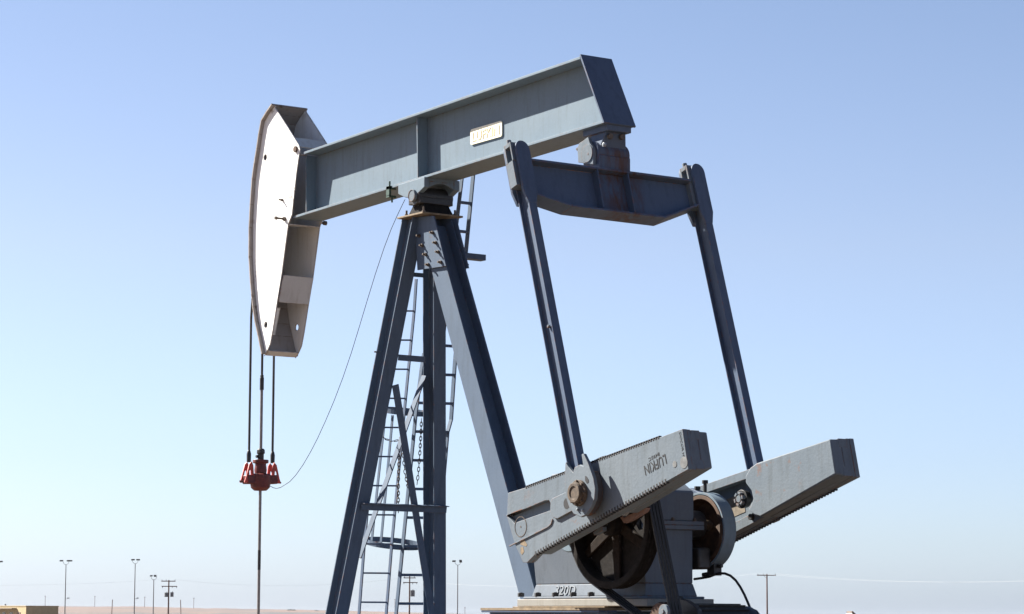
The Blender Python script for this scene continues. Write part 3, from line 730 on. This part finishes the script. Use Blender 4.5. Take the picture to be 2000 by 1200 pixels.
mb = M().text('320D', q, X, flr, .088, .008, .31, bold=.0); obj('cast_number', mb, plain('grey_casting_digits', (.13,.15,.17), .6, 0, .1, 20, .05), gb, bevel=0)
for x in (1017,1050,1084,1119,1154,1190):
    q = at(x, 1167, -GY-.075); bolt((q.x, -GY-.072, zb), Z, .032, .04, gb, DARK)
# ---- base frame under the reducer
zr0, zr1 = 1.70, zb-.0225
r0 = at(1010,1178,-.5)
mb = M().abox(at(1010,1178,-.38).x,GX1+.16,-.38,.38,zr0,zr1); obj('riser_block', mb, worn('pale_cream_worn_paint', (.22,.215,.195), (.26,.25,.225), rust=.54), root, bevel=.006)
mb = M().abox(at(1001,1186,-.42).x,1.4,-.42,.42,zr0-.012,zr0-.001); obj('shim_plate', mb, TAN, root, bevel=.002)
for s in (-1, 1):
    mb = M().ibeam(V((-.19, s*.55, 1.47)), V((1.62, s*.55, 1.47)), .385, .20, .018, .012, Z, Y)
    obj('skid_riser', mb, NAVY, root, bevel=.003)
    mb = M().ibeam(V((-3.9, s*.75, 1.06)), V((4.4, s*.75, 1.06)), .40, .20, .018, .012, Z, Y)
    obj('skid_rail', mb, NAVY, root, bevel=.003)
mb = M().abox(-.195,1.62,-.655,.655,1.664,1.6855); obj('rail_top_sheet', mb, TAN, root, bevel=0)
for x in (-3.5, -2.0, -.10, 1.2, 2.4, 3.6):
    mb = M().abox(x,x+.15,-.64,.64,.90,1.15); obj('skid_crossmember', mb, NAVY, root, bevel=.004)
mb = M().abox(-3.6,-.25,-.80,.80,1.16,1.30); obj('post_base_frame', mb, NAVY, root, bevel=.006)

# ---- big driven sheave with spokes
SR = .585; y0s, y1s = -.585, -.445
mb = M(); pr_ = [(0,SR-.01),(0,SR-.065),(.03,SR-.075),(.11,SR-.075),(.14,SR-.065),(.14,SR-.01)]
for k in range(4):
    h = .14-.0175-k*.035; pr_ += [(h+.0145,SR-.005),(h+.0,SR-.022),(h-.0145,SR-.005)]
mb.lathe(V((SV.x,y0s,SV.z)), Y, pr_, n=72, close=True)
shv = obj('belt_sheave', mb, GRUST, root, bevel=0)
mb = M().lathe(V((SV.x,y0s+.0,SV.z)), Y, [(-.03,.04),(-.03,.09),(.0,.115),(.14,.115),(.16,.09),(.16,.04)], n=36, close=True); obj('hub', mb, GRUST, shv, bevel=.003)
hq = [at(x, y, -.49) for x, y in ((1236,1022),(1243,1013),(1246,1012),(1247,1016),(1252,1024),(1250,1034),(1243,1036))]
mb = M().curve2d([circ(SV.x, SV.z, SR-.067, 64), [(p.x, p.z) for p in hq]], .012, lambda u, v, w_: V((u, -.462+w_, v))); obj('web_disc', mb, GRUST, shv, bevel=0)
for k in range(6):
    a = k*math.pi/3+R(-88); d_ = V((math.cos(a),0,math.sin(a))); t_ = V((-math.sin(a),0,math.cos(a))); c0 = V((SV.x,-.485,SV.z))
    mb = M().loft([c0+d_*.10+t_*.055-Y*.02, c0+d_*.10-t_*.055-Y*.02, c0+d_*.10-t_*.055+Y*.02, c0+d_*.10+t_*.055+Y*.02], [c0+d_*.53+t_*.04-Y*.016, c0+d_*.53-t_*.04-Y*.016, c0+d_*.53-t_*.04+Y*.016, c0+d_*.53+t_*.04+Y*.016])
    obj('spoke', mb, plain('shade_darkened_spoke_rust', (.017,.012,.009), .8, 0, .5, 22, .4) if k == 0 else bpy.data.materials['shade_darkened_spoke_rust'], shv, bevel=.01)  # spoke rust near black, the wheel's shade put into its colour

bpy.data.materials['shade_darkened_spoke_rust'].node_tree.nodes['Principled BSDF'].inputs['Specular IOR Level'].default_value = .12
# ---- brake drum on the far side
DR = V((1.667, 0, 2.38))
mb = M().lathe(V((DR.x,.45,DR.z)), Y, [(0,.318),(0,.285),(.02,.272),(.115,.262),(.12,.001),(.135,.001),(.135,.318)], n=64, close=True); drum = obj('brake_drum', mb, plain("orange_rust_drum", (.065,.034,.018), .75, 0, .6, 12, .3), root, bevel=.002)
mb = M().lathe(V((DR.x,.452,DR.z)), Y, [(0,.325),(0,.345),(.14,.345),(.14,.325)], n=64, close=True); obj('brake_band', mb, BLUE, drum, bevel=.002)
q0_, q1_ = at(1356,1070,.33), at(1384,1112,.33); mb = M().abox(q0_.x-.15, q1_.x-.10, .30, .44, q1_.z, q0_.z); obj('caliper_body', mb, DARK, drum, bevel=.02)
q = at(1396,1106,.52); mb = M().abox(q.x-.05,q.x+.05,.47,.56,q.z-.085,q.z+.04); mb.cyl(q+V((-.06,.0,.0)), q+V((.10,0,0)), .018, n=10); mb.cyl(q+V((-.12,-.04,-.08)), q+V((.02,0,-.06)), .022, n=10)
obj('brake_caliper', mb, DARK, drum, bevel=.004)
for x, y in ((1377,943),(1362,955)):
    q = at(x, y, .50); mb = M().cyl(q-Z*.10, q, .016, n=10).hexn(q-Z*.01, q+Z*.022, .028); obj('band_bolt', mb, DARK, drum, bevel=.001)
q = at(1368,962,.50); mb = M().bar(q+V((-.12,0,.02)), q+V((.10,0,-.05)), .08, .05); obj('band_bracket', mb, NAVY, drum, bevel=.004)

# ---- belts down to the motor
mc = at(1299, 1207, -.53); mc = V((mc.x, 0, mc.z)); MR = .135
def beltpath(C1, R1, C2, R2, n=48):
    d = C2-C1; L = d.length; a0 = math.atan2(d.z, d.x); al = math.acos((R1-R2)/L)
    P = []
    for k in range(n+1):
        a = a0+al+(2*math.pi-2*al)*k/n; P.append((C1.x+R1*math.cos(a), C1.z+R1*math.sin(a)))
    for k in range(n//2+1):
        a = a0-al+2*al*k/(n//2); P.append((C2.x+R2*math.cos(a), C2.z+R2*math.sin(a)))
    return P
cs = V((SV.x,0,SV.z))
for k in range(4):
    yb = y0s+.0175+k*.035
    P1 = beltpath(cs, SR+.006, mc, MR+.006); P0 = beltpath(cs, SR-.008, mc, MR-.008); mb = M(); n = len(P1)
    for i in range(n):
        j = (i+1) % n; A = [P0[i], P1[i], P1[j], P0[j]]
        mb.loft([V((a[0],yb-.013,a[1])) for a in A], [V((a[0],yb+.013,a[1])) for a in A])
    bmesh.ops.remove_doubles(mb.bm, verts=mb.bm.verts, dist=1e-5)
    bf = [f for f in mb.bm.faces]
    obj('drive_belt', mb, RUBB, root, bevel=0)

fd = thing('concrete_foundation', (.25, 0, 0), 'grey concrete foundation blocks under the steel skid of the pump jack', 'foundation')
for x0_, x1_ in ((-3.9,-2.2), (-.6,2.2), (2.9,4.3)):
    obj('block', M().abox(x0_, x1_, -1.0, 1.0, -.1, .858), CONC, fd, bevel=.02)
# ================================================================== motor and small things at the base
mt = thing('electric_motor', (mc.x, .1, 1.2), 'black electric motor behind the belts at the foot of the pump jack', 'motor')
cm = V((mc.x+.05, 0, mc.z-.02))
prf = [(0,.05),(.0,.13),(.05,.165),(.30,.175),(.31,.18),(.62,.18),(.66,.16),(.70,.10),(.70,.03)]
mb = M().lathe(V((mc.x,-.30,mc.z-.05)), Y, [(0,.03),(0,.12),(.04,.155),(.62,.160),(.70,.15),(.76,.10),(.78,.03)], n=40)
bd = obj('motor_body', mb, DARK, mt, bevel=.003)
for k in range(16):
    a = k*math.pi/8; mb = M(); c_ = V((mc.x,0,mc.z-.05)); d_ = V((math.cos(a),0,math.sin(a)))
    mb.box(c_+d_*.162+Y*.05, d_*.012, d_.cross(Y)*.004, Y*.26); obj('cooling_fin', mb, DARK, mt, bevel=0)
mb = M().lathe(V((mc.x,y0s-.01,mc.z)), Y, [(0,.03),(0,MR-.01),(.02,MR),(.14,MR),(.155,MR-.01),(.155,.03)], n=40, close=True); obj('motor_sheave', mb, RUST, mt, bevel=.002)
q = at(1295, 1195, -.66); mb = M().cyl(q, q+Y*.03, .062, n=28).cyl(q-Y*.012, q, .02, n=14); obj('sheave_bushing', mb, GREY, mt, bevel=.003)
mb = M().cyl(V((mc.x,-.6,mc.z)), V((mc.x,-.28,mc.z)), .03); obj('motor_shaft', mb, BOLT, mt, bevel=0)
q = at(1328, 1172, -.30); 
mb = M(); pl = [at(x, y, -.32) for x, y in ((1311,1162),(1325,1165),(1327,1170),(1340,1173),(1352,1181),(1361,1189),(1366,1215),(1300,1215))]
mb.prism(pl, Y*.05); obj('motor_bracket', mb, DARK, mt, bevel=.004)
q = at(1382.5, 1188, .1); mb = M().cyl(q-Z*.03, q+Z*.0, .018, n=10).hexn(q-Z*.012, q+Z*.008, .026); obj('eye_bolt', mb, DARK, mt, bevel=.001)
mb = M(); pl = [at(x, y, .15) for x, y in ((1350,1189.5),(1400,1189.5),(1404,1188),(1421,1188),(1429,1191),(1434,1198),(1438,1212),(1340,1212))]
mb.prism(pl, Y*.30); obj('terminal_box', mb, DARK, mt, bevel=.02)
mb = M().abox(mc.x-.2,mc.x+.2,-.25,.42,1.30,mc.z-.19); obj('motor_base', mb, NAVY, mt, bevel=.006)

pts = [at(x, y, .5) for x, y in ((1356,1131.5),(1370,1129.5),(1385,1127),(1396,1122.5),(1406,1120),(1416,1120.5),(1427,1125),(1437,1134),(1446,1147),(1454,1162),(1461,1178),(1467,1193),(1471,1207),(1474,1240))]
tag(obj('brake_hose', M().tube(pts, .0115, 10), RUBB, loc=pts[-1], bevel=0), 'thin black hose arching down from the brake drum', 'hose')

# ================================================================== rod, bridle and carrier under the horse head
rx = -5.47
rod = thing('polished_rod', (rx, 0, 0), 'long thin steel rod hanging vertically through the red carrier', 'rod')
def zrod(y): return at(510, y, 0).z
mb = M().cyl(V((rx,0,.9)), V((rx,0,zrod(1113))), .0165, n=16).cyl(V((rx,0,zrod(1075))), V((rx,0,zrod(762))), .0165, n=16); obj('rod_shaft', mb, ROD, rod, bevel=0)
mb = M().cyl(V((rx,0,zrod(1113))), V((rx,0,zrod(1075))), .0175, n=16); obj('greased_band', mb, DARK, rod, bevel=0)
mb = M().cyl(V((rx,0,zrod(762))), V((rx,0,zrod(738))), .024, n=14).cyl(V((rx,0,zrod(738))), V((rx,0,zrod(733))), .02, n=14).cyl(V((rx,0,zrod(735))), V((rx,0,zrod(690))), .014, n=12); obj('rod_coupling', mb, DARK, rod, bevel=.003)
well = thing('wellhead', (rx, 0, 0), 'rusty wellhead stuffing box round the foot of the polished rod', 'wellhead')
mb = M().lathe(V((rx,0,0)), Z, [(0,.22),(.05,.22),(.06,.12),(.5,.12),(.52,.18),(.58,.18),(.6,.08),(.9,.08),(.92,.11),(1.0,.11),(1.02,.03)], n=32, close=False); obj('casing_head', mb, RUST, well, bevel=.003)
mb = M().cyl(V((rx,-.5,.4)), V((rx,.5,.4)), .06); obj('flow_line', mb, RUST, well, bevel=.003)

br = thing('wire_rope_bridle', (rx, 0, zrod(880)), 'pair of black wire ropes hanging from the white horse head', 'wire rope', None)
for s in (-1, 1):
    topc = []
    for p in front[6:13][::-1]:
        topc.append(V((p.x-.016, s*.15, p.z)))
    topc = [q for q in topc if q.z > front[10].z]
    pts = [V((rx, s*.150, zrod(884)))]+[V((rx, s*.15, zrod(884)+k*.25)) for k in range(1, 7)]
    zend = pts[-1].z
    pts += [V((min(q.x, rx+.0) if q.z < front[9].z else q.x, q.y, q.z)) for q in topc if q.z > zend+.1]
    obj('wire_rope', M().tube(pts, .0135, 10), ROPE, br, bevel=0)
    mb = M().lathe(V((rx,s*.152,zrod(904))), Z, [(0,.015),(.005,.024),(.09,.026),(.125,.018),(.135,.012)], n=16); obj('rope_socket', mb, DARK, br, bevel=.001)

ca = thing('carrier_bar', (rx, 0, zrod(958)), 'red carrier bar and rod clamp hung between the two wire ropes', 'carrier bar')
zt = zrod
mb = M().lathe(V((rx,0,0)), Z, [(zt(959),.03),(zt(958.5),.07),(zt(953),.105),(zt(942),.118),(zt(928),.118),(zt(926),.10),(zt(925),.055)], n=32); obj('load_cell', mb, REDD, ca, bevel=.003)
mb = M().lathe(V((rx,0,0)), Z, [(zt(926),.05),(zt(925),.065),(zt(918),.07),(zt(906),.06),(zt(904.5),.088),(zt(898.5),.088),(zt(898),.04)], n=28); obj('rod_clamp', mb, REDD, ca, bevel=.003)
mb = M().lathe(V((rx,0,0)), Z, [(zt(898),.022),(zt(898),.036),(zt(887),.036),(zt(886),.048),(zt(879),.045),(zt(876.5),.03),(zt(876.5),.022)], n=8); mb.hexn(V((rx,-.06,zt(892))), V((rx,-.035,zt(892))), .018); obj('clamp_nut', mb, DARK, ca, bevel=.002)
mb = M().bar(V((rx,-.20,zt(938))), V((rx,.195,zt(936))), .12, .10); obj('crossbar', mb, REDD, ca, bevel=.012)
for s in (-1, 1):
    # triangular hook plates that hold the rope sockets
    tri = [(s*.105,zt(944)),(s*.235,zt(944)),(s*.215,zt(935)),(s*.175,zt(908)),(s*.145,zt(903)),(s*.125,zt(910))]
    mb = M()
    for dx in (-.06, .04):
        mb.curve2d([tri, [(s*.145,zt(938)),(s*.195,zt(938)),(s*.175,zt(922)),(s*.155,zt(918))]], .018, lambda u, v, w_, dx=dx: V((rx+dx+w_, u, v)))
    obj('rope_hook', mb, REDP, ca, bevel=.003)
    mb = M().cyl(V((rx,s*.10,zt(941.5))), V((rx,s*.265,zt(941.5))), .009, n=8); obj('hook_pin', mb, DARK, ca, bevel=0)
q = []
cab = [(526,949),(534,953),(540,954.5),(548,952.5),(560,945),(566,941),(578,928),(592,908),(606,884),(620,857),(636,822),(653,782),(670,737),(686,690),(702,638),(717,588),(733,536),(750,485),(764,448),(776,421),(787,398),(791,390)]
for i, (x, y) in enumerate(cab):
    t = i/(len(cab)-1); P0 = V((rx,.1,3)); 
    q.append(atp(x, y, lerp(V((rx,.1,0)), V((-2.45,-.1,0)), t), V((1,0,0)) if t < 0 else V((.816,-.578,0))))
tag(obj('sensor_cable', M().tube(q, .0035, 6), RUBB, loc=q[0], bevel=0), 'thin drooping cable from the red carrier up to the walking beam', 'cable')

# ---- chains hung between the ladders
def chain(pts, off, label, loc=None):
    mb = M(); P = [legp(x, y, off) for x, y in pts]; pos = []; step = .036
    for a, b in zip(P, P[1:]):
        n = max(1, int((b-a).length/step)); pos += [(lerp(a, b, k/n), (b-a).normalized()) for k in range(n)]
    for i, (c_, t) in enumerate(pos):
        u_ = V((.5,.85,0)).normalized() if i % 2 else V((-.85,.5,0)).normalized()
        u_ = (u_-t*u_.dot(t)).normalized(); nn = t.cross(u_)
        mb.ref = nn
        lp_ = [c_+t*(.027*math.cos(a*math.pi/6)) + u_*(.0125*math.sin(a*math.pi/6)) for a in range(12)]
        mb.tube(lp_, .0042, 6, cyc=True)
    return tag(obj('safety_chain', mb, BOLT, loc=P[0], bevel=0), label, 'chain', 'chains hanging inside the post')
chain([(749,855),(756,859),(766,862),(774,861),(780,859)], -.28, 'short chain swagged sideways from the near leg')
chain([(780,859),(779,900),(778,950),(778,1004)], -.28, 'brown chain hanging straight down the middle of the ladders')
chain([(787,882),(789,905),(792,930),(797,950),(802,958)], -.28, 'chain curving down behind the diagonal cross brace')
chain([(823,822),(822,850),(820,885),(817,925),(814,951)], -.24, 'chain hanging just left of the vertical far leg')

# ================================================================== background
def hgt(ytop, D): return 1.6+(1206.4-ytop)/F*D
def face_cam(p): return math.atan2(p.y-CAM.y, p.x-CAM.x)+math.pi/2
def lamp(px, ytop, D, heads, label, cam_=None):
    p = far(px, D); h = hgt(ytop, D); t = thing('lamp_post', p, label, 'lamp post', 'tall twin-armed yard lamp posts')
    s = D/F; a = cr
    obj('pole', M().cyl(p, p+Z*(h-s*9), s*1.15, s*.75, n=10), POLE, t, bevel=0)
    mb = M(); 
    arm = []
    for k in range(9):
        an = math.pi*(k/8); arm.append(p+Z*(h-s*9+s*6*(1-math.sin(an)))+a*(-math.cos(an)*s*5.5))
    obj('arm', mb.tube(arm, s*.42, 6), POLE, t, bevel=0)
    for dx, hw_, hh_ in heads:
        c_ = p+Z*(h-s*1.4)+a*(dx*s); mb = M().box(c_, a*(hw_*s), cd*(s*2.2), (Z*.95+a*(.12 if dx < 0 else -.12))*(hh_*s)); obj('floodlight', mb, DARK, t, bevel=0)
    if cam_:
        c_ = p+Z*(h-s*cam_); mb = M().cyl(c_, c_+a*(s*5), s*.3, n=6).box(c_+a*(s*6)+Z*(s*1.5), a*(s*2), cd*s, Z*(s*.9)); obj('camera_bracket', mb, GREY2, t, bevel=0)
    return t
lamp(126.5, 1099, 560, [(-9,3.2,1.3),(5.5,4,1.3),(9,3,1.2)], 'lamp post nearest the tan building, three floodlights on top', 75)
lamp(262, 1096.5, 560, [(-4.5,3.2,1.3),(5.5,3.4,1.3)], 'lamp post between the tan building and the shorter lamp post', 77)
lamp(299, 1127.5, 790, [(-5,2.4,1.2),(2.5,2.4,1.8)], 'short looking lamp post beside the pole with two transformers')
lamp(893.5, 1097, 560, [(-7.5,3.4,1.5),(5.5,2.6,2.6)], 'lamp post seen to the right of the vertical far leg')
lamp(-9, 1101, 560, [(-6,3.2,1.3),(8,3.2,1.3)], 'lamp post cut off by the left edge of the picture')

def upole(px, ytop, D, arms, tr, label, lean=0):
    p = far(px, D); h = hgt(ytop, D); s = D/F; a = cr
    t = thing('utility_pole', p, label, 'utility pole', 'wooden utility poles')
    obj('pole', M().cyl(p-a*lean*s, p+Z*h, s*1.8, s*1.25, n=10), WOOD, t, bevel=0)
    for y, x0_, x1_, ins in arms:
        z = hgt(y, D); ca_ = obj('crossarm', M().bar(p+Z*z+a*(x0_*s)-cd*(s*1.6), p+Z*z+a*(x1_*s)-cd*(s*1.6), s*1.6, s*1.7), WOOD, t, bevel=0)
        for ix, up in ins: obj('insulator', M().cyl(p+Z*(z)+a*(ix*s)-cd*(s*1.6), p+Z*(z+up*s*3.2)+a*(ix*s)-cd*(s*1.6), s*.7, s*.5, n=8), GREY2, t, bevel=0)
    for x, y, r_, hh_ in tr:
        z = hgt(y, D); c_ = p+a*(x*s)+Z*z; k = obj('transformer', M().cyl(c_-Z*(hh_*s), c_+Z*(hh_*s), r_*s, n=14), GREY2, t, bevel=0)
        obj('bushing', M().cyl(c_+Z*(hh_*s)+a*s, c_+Z*((hh_+1.8)*s)+a*s, .7*s, n=6), GREY2, k, bevel=0)
    return t
PA = upole(328.5, 1137, 455, [(1139,-14.5,13,[(-13,1),(-5,1),(12,1)]),(1149,-13.5,16.5,[(-12,-1),(7,-1),(15.5,-1)])], [(-4.5,1165.5,3.8,4.2),(6.5,1165,3.2,4.4)], 'wooden pole with two crossarms and two grey transformers')
PB = upole(799.5, 1128, 455, [(1140,-12.5,15.5,[(-11,-1),(6,-1),(14,-1)]),(1131,-12,12,[(-10,1),(9,1)])], [(5.5,1161,4.8,6)], 'wooden pole seen through the post legs, one transformer')
PC = upole(1498.5, 1121, 332, [(1123.3,-19.5,17.5,[(-17.5,1),(-6.5,1),(16,1)])], [], 'lone wooden pole with single crossarm right of the gearbox')
obj('brace', M().bar(PC.location+Z*hgt(1124,332)-cr*(.4)-cd*.05, PC.location+Z*hgt(1130,332), .03, .03), WOOD, PC, bevel=0)
for i, (px, yt, D, lean, lb) in enumerate([(87.5,1168,2950,0,'far thin pole on the ridge above the tan building'), (184.5,1168,2950,0,'far thin pole on the ridge between two lamp posts'),
        (219,1175,1500,1.2,'short reddish pole midway between the two tall left lamp posts'), (282,1169,2950,0,'far thin pole on the ridge just left of the shorter lamp post'), (352,1175,1500,-1.6,'short reddish leaning pole right of the twin transformers'),
        (378,1171,2950,0,'far thin pole on the ridge, last before the rod'), (908,1187,2950,0,'tiny far pole just right of the lamp post past the far leg'), (771,1172,2950,0,'tiny far pole seen through the ladders')]):
    p = far(px, D); s = D/F; t = thing('utility_pole', p, lb, 'utility pole', 'distant poles')
    obj('pole', M().cyl(p-cr*(lean*s), p+Z*hgt(yt, D), s*(.55 if D > 2000 else .9), s*(.4 if D > 2000 else .8), n=6), WOOD, t, bevel=0)
    if D > 2000: obj('crossarm', M().bar(p+Z*hgt(yt+1.5, D)-cr*(1.6*s), p+Z*hgt(yt+1.5, D)+cr*(1.6*s), s*.4, s*.5), WOOD, t, bevel=0)
# power lines
def wire(a, b, sag, label):
    pts = [lerp(a, b, k/24)-Z*(sag*4*(k/24)*(1-k/24)) for k in range(25)]
    return tag(obj('power_line', M().tube(pts, .008, 5), GALV, loc=a, bevel=0), label, 'power line', 'overhead power lines')
pc = PC.location; pa = PA.location; pb = PB.location
e_r = far(2250, 300, hgt(1118, 300)); 
for dx, nm in ((-17.5,'left'),(16,'right')):
    wire(pc+cr*(dx*332/F)+Z*hgt(1120.5,332), e_r+cr*(dx*.06), 1.0, 'power line running off the right edge, %s insulator of lone pole' % nm)
wire(pb+cr*(14*455/F)+Z*hgt(1138,455), pc-cr*(17.5*332/F)+Z*hgt(1120.5,332), 1.2, 'power line between the pole inside the legs and the lone pole')
wire(pa+cr*(12*455/F)+Z*hgt(1136,455), pb-cr*(10*455/F)+Z*hgt(1131,455), 1.2, 'power line between the twin transformer pole and the pole inside the legs')
wire(far(-400, 455, hgt(1137, 455)), pa-cr*(13*455/F)+Z*hgt(1136,455), 1.1, 'power line running off the left edge above the tan building')

# tan building
c0 = far(50.5, 400); D = 400; hb = hgt(1187.4, D)
bd = thing('building', c0, 'low flat-roofed tan building in the lower left corner', 'building')
mb = M().abox(c0.x-11, c0.x, c0.y, c0.y+5.35, 0, hb-.12); obj('wall', mb, STUC, bd, bevel=0)
mb = M().abox(c0.x-11.05, c0.x+.05, c0.y-.06, c0.y+5.4, hb-.12, hb); obj('roof', mb, STUC, bd, bevel=0)
mb = M().abox(c0.x-11.05, c0.x-3.2, c0.y-.9, c0.y-.06, hb-.5, hb-.36); obj('awning', mb, STUD, bd, bevel=0)
for xx in (-8.5, -5.8):
    f_ = obj('window', M().abox(c0.x+xx, c0.x+xx+1.1, c0.y-.03, c0.y-.001, 1.0, 2.1), GLAS, bd, bevel=0)
obj('door', M().abox(c0.x-2.9, c0.x-1.9, c0.y-.05, c0.y-.001, 0, 2.1), STUD, bd, bevel=0)
obj('roof_vent', M().cyl(far(10,400,hb), far(10,400,hb+.25), .12, n=10), GALV, bd, bevel=0)

# white shed whose corner shows at the bottom right
p = far(1667, 150); hs = hgt(1192, 150)
sh = thing('shed', p, 'small white shed, only its dark-edged peak showing at the lower right', 'shed')
mb = M().prism([p-cr*1.2, p+cr*.45, p+cr*.45+Z*(hs-.55), p+Z*(hs-.05), p-cr*1.2+Z*(hs-1.2)], V((-math.sin(YAW), math.cos(YAW), 0))*2.2); obj('wall', mb, WHT2, sh, bevel=0)
fw = V((-math.sin(YAW), math.cos(YAW), 0))
mb = M().prism([p+Z*hs-cr*.05-fw*.08, p+Z*(hs-.04)-cr*.14-fw*.08, p+cr*.45+Z*(hs-.66)-fw*.08, p+cr*.55+Z*(hs-.58)-fw*.08], fw*2.35); obj('roof', mb, STUD, sh, bevel=0)
# domed vent pipe near the bottom right
p = at(1522, 1204, 1.2); vp = thing('vent_pipe', V((p.x, p.y, 0)), 'dark domed pipe cap just peeking over the bottom edge at right', 'pipe')
obj('pipe', M().cyl(V((p.x,p.y,0)), V((p.x,p.y,1.56)), .022, n=14), DARK, vp, bevel=0)
obj('cap', M().lathe(V((p.x,p.y,1.56)), Z, [(0,.03),(.03,.033),(.055,.028),(.072,.014),(.075,.002)], n=18), DARK, vp, bevel=0)

# low dark bushes and roofs on the ridge
def bush(px, y, D, wpx, hpx, label):
    p = far(px, D); s = D/F; z = hgt(y, D); mb = M(); rnd = random.Random(int(px))
    for k in range(60):
        u_ = rnd.uniform(-1, 1); q_ = p+cr*(u_*wpx*s/2)+Z*(z-hpx*s*.4+rnd.uniform(-.3, .6)*hpx*s*(1-u_*u_))
        r_ = rnd.uniform(.3, .7)*hpx*s; a_ = [V((rnd.uniform(-1,1), rnd.uniform(-1,1), rnd.uniform(-1,1))).normalized()*r_ for _ in range(3)]
        f3 = [mb.bm.verts.new(q_+v_) for v_ in a_]; mb.face(f3); f4 = mb.bm.verts.new(q_-a_[0]); mb.face((f3[1], f3[2], f4))
    t = thing('bush', p, label, 'bush', 'low dark trees on the ridge')
    obj('crown', mb, LEAF, t, bevel=0); obj('trunk', M().cyl(p, p+Z*(z-hpx*s*.3), s*.4, n=6), WOOD, t, bevel=0)
bush(569, 1193.5, 2900, 17, 3, 'wider dark bush clump on the ridge right of the rod')
bush(619, 1195.2, 2900, 9, 2.4, 'small dark bush on the ridge close to the near front leg')

# ------------------------------------------------------------------ thin dry haze over the plain
mb = M().abox(-4500, 1200, -2500, 4500, -2, 16)
hm = bpy.data.materials.new("thin_haze"); hm.use_nodes = True; n = hm.node_tree.nodes; n.remove(n['Principled BSDF'])
pv = n.new('ShaderNodeVolumePrincipled'); pv.inputs['Color'].default_value = (.86,.92,1,1); pv.inputs['Density'].default_value = .00003; pv.inputs['Anisotropy'].default_value = .2
hm.node_tree.links.new(pv.outputs[0], n['Material Output'].inputs['Volume'])
tag(obj('haze', mb, hm, bevel=0), kind='stuff')
